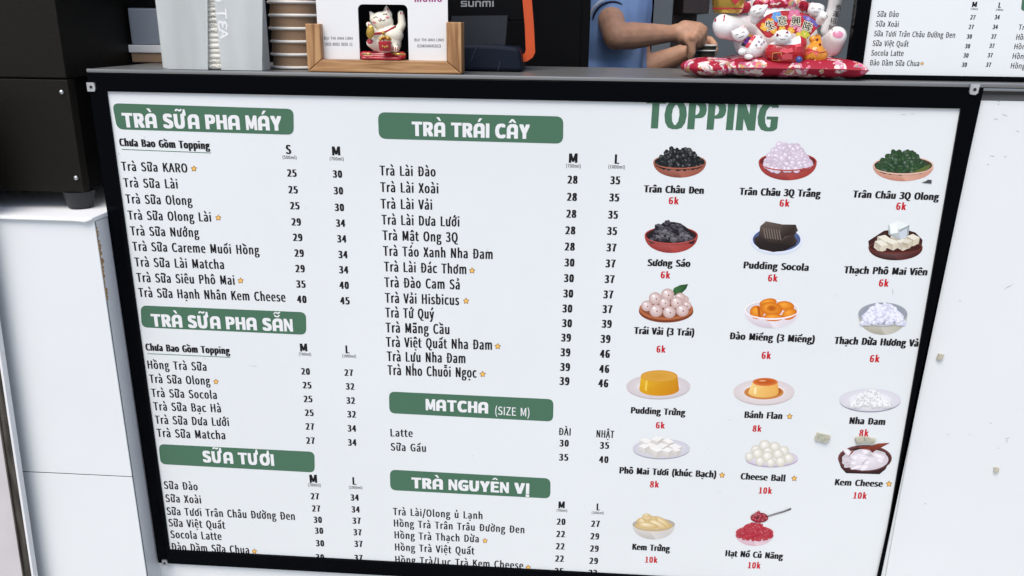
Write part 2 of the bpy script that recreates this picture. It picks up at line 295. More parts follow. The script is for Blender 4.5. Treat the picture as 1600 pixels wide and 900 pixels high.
# outlines of a plain grotesque, two characters per coordinate: advance, then shapes split by '!', contours by ' '
FONT = {
'(': '5Y5A405N465=4[535)5/5R535|5=6I5N6o5A6u5-6O4|6%4x5R4|5$5-4V',
')': '5Y4y40524V5>5$5B5R5>6%526O4y6u4k6o4}6I5,5|505R5,5)4}4[4k46',
'/': '5g4d444t445c6p5R6p',
'0': '645J4^5i4h5|5,6(5a5|6:5i6Y5J6d5,6Y4t6:4m5a4t5,5,4h 5J4p584x5,555(5a5,61586I5J6Q5]6I5i615m5a5i555]4x',
'1': '644w4a6#4a6#4t5Z4t5Z6a5I6a5>6[526V5#6S5#6E5D6E5D4t4w4t',
'2': '644l4a6(4a6(4t5P4t534s5X5?5q5e5z6.5t6J5b6]5E6d506a4z6V4k6I4x6<5(6G546N5B6Q5U6L5a6@5d6-5Z5g5?5@4l4n',
'3': '645F4^5e4d5y4u6%565|5L5o5[5Z5e5l5o5w5~5{665t6N5b6_5F6d536a4}6X4o6N4{6?5+6H576N5E6Q5U6M5a6C5d645`5~5O5r525m525[5S5V5e5J5k575f5$5X4u5E4p534s5#4{4t5*4h4w4v4j5.4a',
'4': '645Y4a5o4a5o586,586,5I5o5I5o6a5V6a4f5F4f585Y58 5Y5I4}5I5K6-5Z6G5Y6&',
'5': '645F4^5d4e5y4z6&5@5{5b5g5u5K5{5<5y505t556M5y6M5y6a4|6a4v5g5&5_555g5E5j5Y5e5g5V5k5@5f5)5W4v5D4p524s4~4{4s5)4h4v4v4j5-4a',
'6': '645P4^5k4e5}4z6)5=5~5^5m5p5Q5w5C5t555m5)5a50625@6J5W6P5h6M5u6C6%6P5v6Z5h6a5V6d556Y4x6:4o5]4w5*514h 5)5N565[5B5d5N5f5a5a5l5R5o5=5k5(5`4u5P4o5<4v5/5/',
'7': '64574a5N4a5S5D5d5z6)6R6)6a4m6a4m6M5j6M5M5w5=5C',
'8': '645K4^5i4d5}4u6)516#5F5t5V5f5a5p5m5z5|5}635w6L5g6]5K6c526^4{6M4u654x6#5%5q525f4}5Y4q5H4l534t4u5-4d 5W5i5C5r545~5.65526D5<6N5K6R5[6M5g6B5j625h6$5b5t 5K4n584s5*4~5$555(5E515R5>5^5V5S5h5F5n525j4}5^4r',
'9': '645@4^5`4h5x5-6&5i5z6=5d6Y5D6d5*6]4s6G4l6)4r5d5(5Q5B5J5Q5M5`5T5m5a5e545T4w5?4p5.4t4{4~4o4p4{4g5.4` 5l5t5`5f5R5^5F5[545a5)5o5%6)5*6>556L5E6Q5X6K5f68',
'A': '6A4b4a4y4a5/5=5r5=6(4a6@4a5^6a5D6a 555O5>5k5P6M5d5k5l5O',
'B': '6M4z4a5X4a5|4g694x6B5;6=5P605_5x5g6,5p655~6864606M5u6[5T6a4z6a 555n556N5Q6N5j6K5x6B5|615x5|5j5r5P5n 554s555]5U5]5p5X6%5N6,5;6%5&5p4w5U4s',
'C': '6H5c4^5y4a604j6@4x635+6&4{5t4t5d4r5F4{52595,5a536-5F6F5e6O5s6M6$6G6/6>6;6M6/6X5y6a5e6d5;6X4z684o5a4z5.5:4i',
'D': '6U4z4a5M4a5{4l6=506F5a6<675{6U5L6a4z6a 554t556M5J6M5n6E6(6-6/5a6(5:5n4|5J4t',
'E': '6<4z4a6/4a6/4t554t555[5z5[5z5o555o556M6,6M6,6a4z6a',
'F': '634z4a554a555W5{5W5{5k555k556M6,6M6,6a4z6a',
'G': '6U5f4^5}4a654h6C4s6C5d5c5d5c5P6.5P6.4|5{4t5i4r5G4{53595,5a536-5H6F5h6O5x6M6*6G646>6@6M646W5~6a5h6d5<6X4z684o5a4z5.5;4i',
'H': '6_4z4a554a555[6/5[6/4a6F4a6F6a6/6a6/5o555o556a4z6a',
'I': '5N4z4a554a556a4z6a',
'K': '6J4z4a554a555?5T5e604a6I4a5c5w6A6a6&6a565`556a4z6a',
'L': '614z4a6*4a6*4t554t556a4z6a',
'M': '6t4z4a534a535k506D5@5w5c4s5r4s695w6G6D6E5k6E4a6Z4a6Z6a6?6a5x5Z5k545]5Z5:6a4z6a',
'N': '6^4z4a544a545e516B5F5x6-4a6D4a6D6a6/6a6/5]624~5x5H566a4z6a',
'O': '6c5b4^6/4i6J5/6T5a6J686/6X5b6d596X4y684o5a4y5/594i 5b4r5E4{52595,5a526-5E6F5b6O5~6F666-6<5a66595~4{',
'P': '6G4z4a554a555N5S5N5w5S635g6;6+636J5v6[5R6a4z6a 555a556M5O6M5j6J5z6@6$6+5{5q5k5e5P5a',
'Q': '6c6>436X476S4H6@4F6.4H5z4P5o4_664n6L536T5a6J686/6X5b6d596X4y684o5a4x52534m5V4_5e4H5{49 5b4q5E4z52595,5a526-5E6F5b6O5~6F666-6<5a66595~4z',
'R': '6H6&4a6A4a5n5U6(5_675p6<6-636K5x6[5W6a4z6a4z4a554a555R5V5R 555e556M5S6M5l6J5{6@6$6-5{5u5l5i5S5e',
'S': '6>5Q4^5r4e6,4w64566/5L5|5[5j5g5O5r5A5x566&5165556C5A6L5S6O5c6M5q6G5}6>6-6M5z6X5h6a5S6d566^4}6L4u634{5x5.5i5?5`5X5T5i5L5s5C5w545s5$5f4u5Q4r5>4t5.4|4z5-4m4x4~4j584a',
'T': '6?5D4a5[4a5[6M676M676a4i6a4i6M5D6M',
'U': '6^5_4^6$4e6<4}6E5P6E6a6/6a6/5P6)5.5u4w5_4r5I4w5:5.555P556a4y6a4y5P5&4}5=4e',
'V': '695@4a5Z4a696a5}6a5`5X5N4x5;5X4y6a4a6a',
'X': '684e4a4}4a5<575J5T5[575w4a654a5Z5c616a5t6a5[625N5r5?625&6a4i6a5?5d',
'Y': '6.5<4a5R4a5R5L6.6a5r6a5Z6-5H5`556-4y6a4a6a5<5L',
'Z': '6@4m4a644a644t5.4t636R636a4v6a4v6M5r6M4m4o',
'a': '665;4^5K4`5Z4g5h4q5k4a5}4a5}5X5y5v5j6.5N655:625(6+4u5~4~5o5.5v5<5{5K5}5[5x5e5l5g5Z585Q4x5A4o5)4u4o5&4b 5B4p514u5*5*50595C5D5g5K5g5%5Z4x5N4r',
'b': '6C5W4^5u4f6/5#675K615p5z6,5]655M625?6+525}536:536p4x6p4x4a5.4a504o5>4f5J4` 5S4q5J4r5?4v534~535k5?5t5K5{5V5}5l5v5w5e5{5J5v5.5h4w',
'c': '6)5Q4^5b4`5p4f5}4n5s4~5e4t5S4p5=4w5/5.5*5H5/5d5>5v5T5}5c5y5o5q5z6$5p6-5c625S65536,4w5o4n5H4v4~514f',
'd': '6D5J4^5Y4`5h4g5s4q5v4a6-4a6-6p5r6p5r6<5s6$5h6-5[635M65506,4v5o4n5H4u4~5-4f 5O4q5;4w5.5-5*5I5/5d5=5v5Q5}5[5{5g5w5r5o5r5(5g4y5[4s',
'e': '645R4^5d4`5s4d6#4k5w4z5h4r5U4p5?4u5/5+5)5C6)5C6)5P5~5r5l6-5N65516,4v5o4n5H4v4~524f 5)5S5/5k5=5y5O5~5b5y5m5k5q5S',
'f': '5V4i5z4{5z4{4a574a575z5S5z5S615761576F5;6Z5I6a5X6^5^6o5G6s516n5#6_4{6F4{614i60',
'g': '665I3~5n4)6*4:634Q6.4d5y4n5_4q5D4q524v5-5$5/5.56555I505c565t5F5{5_5x5o5p5{605{60615]615I65506/4y5y4r5`4u5P4{5D5)5;4z504u4|4y4o5%4g4v4]4p4R4n4F4u435-4& 5I5?5;5C515N5-5`515q5;5{5I6#5X5{5c5q5g5`5c5N5W5C 5M4258455+4=5%4I5)4U544a5E4_5]4_5q4Z5x4M5s4@5d46',
'h': '6A4x4a534a535h5?5s5K5z5W5|5g5x5o5m5r5W5r4a6-4a6-5Z6)5x5v6/5_655M615?6)525y536:536p4x6p',
'i': '5I4x4a534a53614x61!5(6M536Q576[536g5(6k4x6g4t6[4x6Q',
'j': '5I4j4$5#4*5049534Q53614x614x4Q4u4>4g474Z494U4(!5(6M536Q576[536g5(6k4x6g4t6[4x6Q',
'k': '634x4a534a535)5L5F5t4a614a5Y5U6+615m61545E536p4x6p',
'l': '5L544^5A4`5>4q594p554s534z536p4x6p4x4{4z4k5&4a',
'm': '754x4a534a535h5?5s5J5z5T5|5c5x5l5m5n5W5n4a6)4a6)5h655s6A5z6K5|6Y5x6b5m6e5W6e4a6{4a6{5Z6w5x6i6/6R656B61646(6%5v5y6)5n615[655L615>6)525y5/614x61',
'n': '6B4x4a534a535h5?5s5K5z5W5|5g5x5o5m5r5W5r4a6-4a6-5Z6)5x5v6/5_655M615?6)525y5/614x61',
'o': '6A5P4^5p4f6+4~645H6+5o5p6,5P65526,4v5o4n5H4v4~524f 5P4p5<4w5/5.5*5H5/5d5<5v5P5}5f5v5s5d5x5H5s5.5f4w',
'p': '6D4x4(534(534U524m5?4e5K4`5W4^5u4f6/5#675K615p5z6,5]655M625?6+525}5/614x61 5S4q5J4r5?4v534~535k5?5t5K5{5V5}5l5v5w5e5{5J5v5.5h4w',
'q': '6D5r4(6-4(6-615w615t6$5h6-5[635M65506,4v5o4n5H4u4~5-4f5J4^5Y4`5g4g5s4p5r4W 5O4q5;4w5.5-5*5I5/5d5=5v5Q5}5[5{5g5w5r5o5r5(5g4y5[4s',
'r': '5f4x4a534a535]5=5o5I5x5T5{5b5y5g625W655I615<6(525t5/614x61',
's': '5z5?4^5Z4c5k4q5q5*5j5>5Z5K5G5S595X5/5`5+5k515x5C5~5S5{5b5r5m6$5b6-5S625C655*6/4v5}4p5j4v5V5*5J5<5B5J5<5V545Z5)5T4u5@4o514q5$4w4t5#4i4p4w4g5-4`',
't': '5c5F4^5`4c5[4t5K4p5;4w575.575z5[5z5[615761576W5#6W4}614h604h5z4{5z4{5/5#4s504c',
'u': '6A5D4^5T4a5c4i5p4v5s4a6*4a6*615o615o5-5c4{5W4t5J4q5<4u545$515951614v614v574z4u5,4d',
'v': '6,594a5S4a6)615m615S5?5G4s595?4{614d61',
'x': '6%4e4a4|4a535$5A5=5P5$5e4a5}4a5Q5I5z615c615Q5o5E5X575o5$614h61565K',
'y': '6,4z4&554-5E4=5Q4U6)615n615U5A5J4w5;5A4{614d615?4a5<4V554G5+4=4y494n4;4j4)',
'z': '5{4j4a5t4a5t4s5+4s5r6$5r614q614q5z5U5z4j4m',
'À': '6A5U6l5`6w587@5,70!4b4a4y4a5/5=5r5=6(4a6@4a5^6a5D6a 555O5>5k5P6M5d5k5l5O',
'Á': '6A5L6l5v705i7@5B6w!4b4a4y4a5/5=5r5=6(4a6@4a5^6a5D6a 555O5>5k5P6M5d5k5l5O',
'Â': '6A526l5P7+5p6l5z6t5]785E785(6t!4b4a4y4a5/5=5r5=6(4a6@4a5^6a5D6a 555O5>5k5P6M5d5k5l5O',
'Ê': '6<4z4a6/4a6/4t554t555[5z5[5z5o555o556M6,6M6,6a4z6a!576l5U7+5u6l6#6t5b785J785-6t',
'à': '665;4^5K4`5Z4g5h4q5k4a5}4a5}5X5y5v5j6.5N655:625(6+4u5~4~5o5.5v5<5{5K5}5[5x5e5l5g5Z585Q4x5A4o5)4u4o5&4b 5B4p514u5*5*50595C5D5g5K5g5%5Z4x5N4r!5S6I5`6T587(5(6t',
'á': '665;4^5K4`5Z4g5h4q5k4a5}4a5}5X5y5v5j6.5N655:625(6+4u5~4~5o5.5v5<5{5K5}5[5x5e5l5g5Z585Q4x5A4o5)4u4o5&4b 5B4p514u5*5*50595C5D5g5K5g5%5Z4x5N4r!5K6I5w6t5h7(5@6T',
'â': '665;4^5K4`5Z4g5h4q5k4a5}4a5}5X5y5v5j6.5N655:625(6+4u5~4~5o5.5v5<5{5K5}5[5x5e5l5g5Z585Q4x5A4o5)4u4o5&4b 5B4p514u5*5*50595C5D5g5K5g5%5Z4x5N4r!5$6P5.6H5O6h5q6H5z6P5Z6x5D6x',
'ã': '665;4^5K4`5Z4g5h4q5k4a5}4a5}5X5y5v5j6.5N655:625(6+4u5~4~5o5.5v5<5{5K5}5[5x5e5l5g5Z585Q4x5A4o5)4u4o5&4b 5B4p514u5*5*50595C5D5g5K5g5%5Z4x5N4r!5d6J5s6O5|6]6$6p5q6q5m6a5d6[5W6a5K6l5;6r5,6m4~6`4{6L5/6K526[5<6b5G6[5S6P',
'ê': '645R4^5d4`5s4d6#4k5w4z5h4r5U4p5?4u5/5+5)5C6)5C6)5P5~5r5l6-5N65516,4v5o4n5H4v4~524f 5)5S5/5k5=5y5O5~5b5y5m5k5q5S!5#6P5-6H5N6h5p6H5z6P5Y6x5C6x',
'ô': '6A5P4^5p4f6+4~645H6+5o5p6,5P65526,4v5o4n5H4v4~524f 5P4p5<4w5/5.5*5H5/5d5<5v5P5}5f5v5s5d5x5H5s5.5f4w!5%6P5/6H5P6h5r6H5|6P5]6x5E6x',
'ú': '6A5D4^5T4a5c4i5p4v5s4a6*4a6*615o615o5-5c4{5W4t5J4q5<4u545$515951614v614v574z4u5,4d!5L6I5x6t5i7(5A6T',
'ý': '6,4z4&554-5E4=5Q4U6)615n615U5A5J4w5;5A4{614d615?4a5<4V554G5+4=4y494n4;4j4)!5E6I5q6t5a7(596T',
'ă': '665;4^5K4`5Z4g5h4q5k4a5}4a5}5X5y5v5j6.5N655:625(6+4u5~4~5o5.5v5<5{5K5}5[5x5e5l5g5Z585Q4x5A4o5)4u4o5&4b 5B4p514u5*5*50595C5D5g5K5g5%5Z4x5N4r!5O6H5h6O5v6_5{6s5m6u5i6g5_6]5O6X5@6]576g536u5#6s5*6_576O',
'Đ': '6[5$4a5S4a6%4l6C506L5a6C676%6U5R6a5$6a5$5k4j5k4j5_5$5_ 5;4t5;5_5e5_5e5k5;5k5;6M5P6M5t6E6.6-655a6.5:5t4|5P4t',
'Ơ': '6c5c4^604i6K5/6T5a6Q6$6G6>686Q6H6X6R6d6V6t6T7#6O7/6>7&6B6r6<6c6+6[5{6`5o6c5c6d5:6X4z684p5a4z5/5:4i 5c4r5F4{53595,5a536-5F6F5c6O6#6F666-6=5a66596#4{',
'ơ': '6A5P4^5p4f6+4~645H615`6)5s5x6%6,6-67696<6J6:6V656a6#6X6(6I6$6<5x635k6/5^635P65526,4v5o4n5H4v4~524f 5P4p5<4w5/5.5*5H5/5d5<5v5P5}5f5v5s5d5x5H5s5.5f4w',
'Ư': '6a5_4^6$4e6<4}6E5P6E6V6U6]6a6h6f6y6d7*6_746M7,6P6w6J6g686a6/6a6/5P6)5.5u4w5_4r5I4w5:5.555P556a4y6a4y5P5&4}5=4e',
'ư': '6A5D4^5T4a5c4i5p4v5s4a6*4a6*6)676/6A6;6E6M6C6X6>6c6-6[616L6*685u615o615o5-5c4{5W4t5J4q5<4u545$515951614v614v574z4u5,4d',
'ạ': '665;4^5K4`5Z4g5h4q5k4a5}4a5}5X5y5v5j6.5N655:625(6+4u5~4~5o5.5v5<5{5K5}5[5x5e5l5g5Z585Q4x5A4o5)4u4o5&4b 5B4p514u5*5*50595C5D5g5K5g5%5Z4x5N4r!5J4(5U4,5Y475U4A5J4E5?4A5;475?4,',
'ả': '665;4^5K4`5Z4g5h4q5k4a5}4a5}5X5y5v5j6.5N655:625(6+4u5~4~5o5.5v5<5{5K5}5[5x5e5l5g5Z585Q4x5A4o5)4u4o5&4b 5B4p514u5*5*50595C5D5g5K5g5%5Z4x5N4r!5G6I5V6M5b6U5f6d5a6q5S6z5>6}5=6n5N6k5T6b5O6X5D6T',
'ấ': '665;4^5K4`5Z4g5h4q5k4a5}4a5}5X5y5v5j6.5N655:625(6+4u5~4~5o5.5v5<5{5K5}5[5x5e5l5g5Z585Q4x5A4o5)4u4o5&4b 5B4p514u5*5*50595C5D5g5K5g5%5Z4x5N4r!526H5O6]5m6H5u6Q5X6k5F6k5+6Q!5u6[656{6(7)5k6c',
'ầ': '665;4^5K4`5Z4g5h4q5k4a5}4a5}5X5y5v5j6.5N655:625(6+4u5~4~5o5.5v5<5{5K5}5[5x5e5l5g5Z585Q4x5A4o5)4u4o5&4b 5B4p514u5*5*50595C5D5g5K5g5%5Z4x5N4r!526H5O6]5m6H5u6Q5X6k5F6k5+6Q!5+6[546d4t7)4g6z',
'Ậ': '6A526l5P7+5p6l5z6t5]785E785(6t!5P4(5[4,5`475[4A5P4E5E4A5A475E4,!4b4a4y4a5/5=5r5=6(4a6@4a5^6a5D6a 555O5>5k5P6M5d5k5l5O',
'ậ': '665;4^5K4`5Z4g5h4q5k4a5}4a5}5X5y5v5j6.5N655:625(6+4u5~4~5o5.5v5<5{5K5}5[5x5e5l5g5Z585Q4x5A4o5)4u4o5&4b 5B4p514u5*5*50595C5D5g5K5g5%5Z4x5N4r!5$6P5.6H5O6h5q6H5z6P5Z6x5D6x!5J4(5U4,5Y475U4A5J4E5?4A5;475?4,',
'ắ': '665;4^5K4`5Z4g5h4q5k4a5}4a5}5X5y5v5j6.5N655:625(6+4u5~4~5o5.5v5<5{5K5}5[5x5e5l5g5Z585Q4x5A4o5)4u4o5&4b 5B4p514u5*5*50595C5D5g5K5g5%5Z4x5N4r!5O6H5h6O5v6_5{6s5n6u5i6g5`6[5O6W5@6[566g526u5#6s5*6_576O!5N6g5j7+5[765D6o',
'Ẵ': '6A5P6o5f6s5s6~5x715l735d7%5P6{5=7%56735)715.6~5;6s!5c795s7@5y7R5m7S5i7J5b7G5W7J5M7Q5>7T5.7M5)7;557:587C5?7G5I7C5T7<!4b4a4y4a5/5=5r5=6(4a6@4a5^6a5D6a 555O5>5k5P6M5d5k5l5O',
'ế': '645R4^5d4`5s4d6#4k5w4z5h4r5U4p5?4u5/5+5)5C6)5C6)5P5~5r5l6-5N65516,4v5o4n5H4v4~524f 5)5S5/5k5=5y5O5~5b5y5m5k5q5S!516H5N6]5l6H5t6Q5W6k5E6k5*6Q!5t6[646{6&7)5j6c',
'ệ': '645R4^5d4`5s4d6#4k5w4z5h4r5U4p5?4u5/5+5)5C6)5C6)5P5~5r5l6-5N65516,4v5o4n5H4v4~524f 5)5S5/5k5=5y5O5~5b5y5m5k5q5S!5#6P5-6H5N6h5p6H5z6P5Y6x5C6x!5N4(5Y4,5^475Y4A5N4E5D4A5?475D4,',
'Ị': '5N4z4a554a556a4z6a!5*4(554,5947554A5*4E4z4A4v474z4,',
'ọ': '6A5P4^5p4f6+4~645H6+5o5p6,5P65526,4v5o4n5H4v4~524f 5P4p5<4w5/5.5*5H5/5d5<5v5P5}5f5v5s5d5x5H5s5.5f4w!5P4(5[4,5`475[4A5P4E5F4A5A475F4,',
'ố': '6A5P4^5p4f6+4~645H6+5o5p6,5P65526,4v5o4n5H4v4~524f 5P4p5<4w5/5.5*5H5/5d5<5v5P5}5f5v5s5d5x5H5s5.5f4w!536H5P6]5n6H5v6Q5Y6k5G6k5,6Q!5v6[666{6)7)5l6c',
'ồ': '6A5P4^5p4f6+4~645H6+5o5p6,5P65526,4v5o4n5H4v4~524f 5P4p5<4w5/5.5*5H5/5d5<5v5P5}5f5v5s5d5x5H5s5.5f4w!536H5P6]5n6H5v6Q5Y6k5G6k5,6Q!5,6[556d4u7)4h6z',
'ổ': '6A5P4^5p4f6+4~645H6+5o5p6,5P65526,4v5o4n5H4v4~524f 5P4p5<4w5/5.5*5H5/5d5<5v5P5}5f5v5s5d5x5H5s5.5f4w!536H5P6]5n6H5v6Q5Y6k5G6k5,6Q!5q6Z6&6b6/6r6+6|5{7(5i7+5g6{5v6w5z6o5w6h5n6d',
'ỗ': '6A5P4^5p4f6+4~645H6+5o5p6,5P65526,4v5o4n5H4v4~524f 5P4p5<4w5/5.5*5H5/5d5<5v5P5}5f5v5s5d5x5H5s5.5f4w!536H5P6[5n6H5v6Q5Y6j5G6j5,6Q!5c6p5q6w5w7-5k7.5h7$5b6}5W7$5L7+5?7.507&5+6q576p5:6x5@6{5J6x5T6s',
'ớ': '6A5M6I5y6t5i7(5A6T!5P4^5p4f6+4~645H615`6)5s5x6%6,6-67696<6J6:6V656a6#6X6(6I6$6<5x635k6/5^635P65526,4v5o4n5H4v4~524f 5P4p5<4w5/5.5*5H5/5d5<5v5P5}5f5v5s5d5x5H5s5.5f4w',
'ờ': '6A5U6I5a6T597(5*6t!5P4^5p4f6+4~645H615`6)5s5x6%6,6-67696<6J6:6V656a6#6X6(6I6$6<5x635k6/5^635P65526,4v5o4n5H4v4~524f 5P4p5<4w5/5.5*5H5/5d5<5v5P5}5f5v5s5d5x5H5s5.5f4w',
'ụ': '6A5D4^5T4a5c4i5p4v5s4a6*4a6*615o615o5-5c4{5W4t5J4q5<4u545$515951614v614v574z4u5,4d!5Q4(5]4,5a475]4A5Q4E5F4A5B475F4,',
'ủ': '6A5D4^5T4a5c4i5p4v5s4a6*4a6*615o615o5-5c4{5W4t5J4q5<4u545$515951614v614v574z4u5,4d!5G6I5V6M5c6U5g6d5b6q5T6z5?6}5>6n5O6k5U6b5P6X5E6T',
'ứ': '6A5L6I5x6t5h7(5@6T!5D4^5T4a5c4i5p4v5s4a6*4a6*6)676/6A6;6E6M6C6X6>6c6-6[616L6*685u615o615o5-5c4{5W4t5J4q5<4u545$515951614v614v574z4u5,4d',
'ừ': '6A5T6I5`6T587(5)6t!5D4^5T4a5c4i5p4v5s4a6*4a6*6)676/6A6;6E6M6C6X6>6c6-6[616L6*685u615o615o5-5c4{5W4t5J4q5<4u545$515951614v614v574z4u5,4d',
'Ữ': '6a5t6o6&6s617#65766%775|7)5s7$5h7*5[735J785<74527)5.6r5=6q5B6~5K7&5V6}5c6t!5_4^6$4e6<4}6E5P6E6V6U6]6a6h6f6y6d7*6_746M7,6P6w6J6g686a6/6a6/5P6)5.5u4w5_4r5I4w5:5.555P556a4y6a4y5P5&4}5=4e',
'ữ': '6A5d6J5s6O5|6]6#6p5p6q5m6a5d6[5W6a5K6l5;6r5,6m4~6`4z6L5/6K526[5;6b5G6[5S6P!5D4^5T4a5c4i5p4v5s4a6*4a6*6)676/6A6;6E6M6C6X6>6c6-6[616L6*685u615o615o5-5c4{5W4t5J4q5<4u545$515951614v614v574z4u5,4d',
'ự': '6A5S4(5_4,5c475_4A5S4E5I4A5E475I4,!5D4^5T4a5c4i5p4v5s4a6*4a6*6)676/6A6;6E6M6C6X6>6c6-6[616L6*685u615o615o5-5c4{5W4t5J4q5<4u545$515951614v614v574z4u5,4d',
}
_AL = ''.join(chr(c) for c in range(35, 127) if chr(c) not in '\\\'"')
def _dec(t, i): return ((_AL.index(t[i])*90+_AL.index(t[i+1]))-1500)/700
_gc = {}
def glyph(ch):
    """(advance, points (x, y, layer), faces) of one letter"""
    if ch in _gc: return _gc[ch]
    t = FONT[ch]; adv = _dec(t, 0); pts = []; faces = []
    for k, sh in enumerate(t[2:].split('!')):
        cs = [[Vector((_dec(c, i), _dec(c, i+2), 0)) for i in range(0, len(c), 4)] for c in sh.split(' ')]
        o = len(pts)
        for c in cs: pts += [(v.x, v.y, k) for v in c]
        faces += [tuple(o+i for i in tri) for tri in tessellate_polygon(cs)]
    _gc[ch] = (adv, pts, faces); return _gc[ch]
SPACE = 0.13
_tc = {}
def glyphs(s, track=0.0):
    k = (s, track)
    if k in _tc: return _tc[k]
    if all(c in FONT or c == ' ' for c in s):
        x = 0.0; pts = []; faces = []
        for i, c in enumerate(s):
            if c == ' ': x += SPACE+track; continue
            a, p, f = glyph(c); o = len(pts)
            pts += [(x+u, v, l) for u, v, l in p]; faces += [tuple(o+i for i in q) for q in f]
            x += a+track
    else:
        cu = bpy.data.curves.new('t', 'FONT'); cu.body = s; cu.resolution_u = 3
        o = bpy.data.objects.new('t', cu); COL.objects.link(o)
        dg = bpy.context.evaluated_depsgraph_get(); dg.update()
        me = o.evaluated_get(dg).to_mesh()
        pts = [(v.co.x, v.co.y, 0) for v in me.vertices]; faces = [tuple(p.vertices) for p in me.polygons]
        bpy.data.objects.remove(o); bpy.data.curves.remove(cu)
    _tc[k] = (pts, faces); return _tc[k]
CAP = max(p[1] for p in glyphs('H')[0])
def bbox(pts): xs = [p[0] for p in pts]; ys = [p[1] for p in pts]; return min(xs), max(xs), min(ys), max(ys)

class Print:
    """flat printing on an upright plane at depth y; every element sits a hair proud of the one before"""
    def __init__(s, y=0.0, step=0.0000035, org=(0, 0, 1), base=0.00025):
        s.mb = MB(); s.y = y; s.step = step; s.lay = base; s.t = org
    def P(s, zx, zy):
        ox, oy, k = s.t; return onY(ox+zx*k, oy+zy*k, s.y)
    def up(s): s.lay += s.step; return s.y-s.lay
    def poly(s, pts, col, cols=None):
        y = s.up(); ids = []
        for i, p in enumerate(pts):
            q = s.P(*p); ids.append(s.mb.vert((q.x, y, q.z), cols[i] if cols else col))
        s.mb.face(ids)
    def fan(s, c, pts, cc, col, cols=None):
        y = s.up(); q = s.P(*c); k = s.mb.vert((q.x, y, q.z), cc); ids = []
        for i, p in enumerate(pts):
            q = s.P(*p); ids.append(s.mb.vert((q.x, y, q.z), cols[i] if cols else col))
        for i in range(len(ids)): s.mb.face((k, ids[i], ids[(i+1) % len(ids)]))
    def ell(s, cx, cy, rx, ry, cc, col=None, n=28, rot=0.0, off=(0, 0), bot=None):
        col = col or cc; pts = []; cols = []
        for i in range(n):
            a = 2*PI*i/n; x = rx*math.cos(a); y = ry*math.sin(a)
            pts.append((cx+x*math.cos(rot)-y*math.sin(rot), cy+x*math.sin(rot)+y*math.cos(rot)))
            cols.append(mixc(col, bot, 0.5+0.5*math.sin(a)) if bot else col)
        s.fan((cx+off[0]*rx, cy+off[1]*ry), pts, cc, col, cols)
    def verts2d(s, pts, faces, p0, ux, up, col):
        y = s.up(); o = len(s.mb.v)
        for q_ in pts:
            q = p0+ux*q_[0]+up*q_[1]; s.mb.vert((q.x, y-(q_[2]*0.000003 if len(q_) > 2 else 0), q.z), col)
        for f in faces: s.mb.face([o+i for i in f])
    def text(s, txt, x0, y0, x1, slope, cap, col, bold=0.0, space=1.0, maker=None):
        """baseline from (x0,y0) to x1, cap height in the same pixel units"""
        pts, faces = maker(txt) if maker else glyphs(txt, space if space != 1.0 else bold*0.35)
        capu = 1.0 if maker else CAP
        a, b, _, _ = bbox(pts)
        p0 = s.P(x0, y0); p1 = s.P(x1, y0+slope*(x1-x0))
        h = abs((s.P(x0, y0-cap)-p0).z)/capu
        W = (p1-p0).length; ux = (p1-p0)/W
        bw = bold*cap*0.5*abs((s.P(x0+1, y0)-p0).length)        # half shift, metres
        k = (W-2*bw)/(b-a)
        up = Vector((0, 0, h))
        lay0 = s.lay
        n = 1 if not bold else int(math.ceil(bold/0.06))+1
        for i in range(n):
            dx = 0 if n == 1 else -1+2*i/(n-1)
            s.verts2d([(q[0]-a,)+tuple(q[1:]) for q in pts], faces, p0+ux*(bw+dx*bw), ux*k, up, col)
            s.lay += 0.000009
        s.lay = lay0
    def ctext(s, txt, cx, cy, wd, cap, slope, col, bold=0.0, maker=None):
        s.text(txt, cx-wd/2, cy+cap/2-slope*wd/2, cx+wd/2, slope, cap, col, bold, maker=maker)
    def star(s, cx, cy, r):
        for rr, c0, c1 in ((r, hexc('8a5a1c'), hexc('7a4a18')), (r*0.78, hexc('f6d27a'), hexc('e2a33c'))):
            pts = []
            for i in range(10):
                a = -PI/2+PI*i/5; q = rr*(1.0 if i % 2 == 0 else 0.56)
                pts.append((cx+q*math.cos(a), cy+q*math.sin(a)))
            s.fan((cx, cy), pts, c0, c1)
    def rrect(s, tl, tr, br, bl, r, col):
        c = [Vector(p) for p in (tl, tr, br, bl)]; pts = []
        for i in range(4):
            p, q, n = c[i], c[i-1], c[(i+1) % 4]
            d0 = (q-p).normalized()*r; d1 = (n-p).normalized()*r
            for k in range(7):
                t = k/6; pts.append(tuple(p+d0*(1-t)**2+d1*t**2))
        s.poly(pts, col)
    def build(s, name, parent=None, m=None):
        return s.mb.build(name, m or M['ink'], parent)

INK = hexc('2a292d', 0.9); INKB = hexc('1d1c20', 0.8); GREEN = hexc('4a7059'); WHITE = (0.80, 0.80, 0.80, 1); RED = hexc('c4202c')

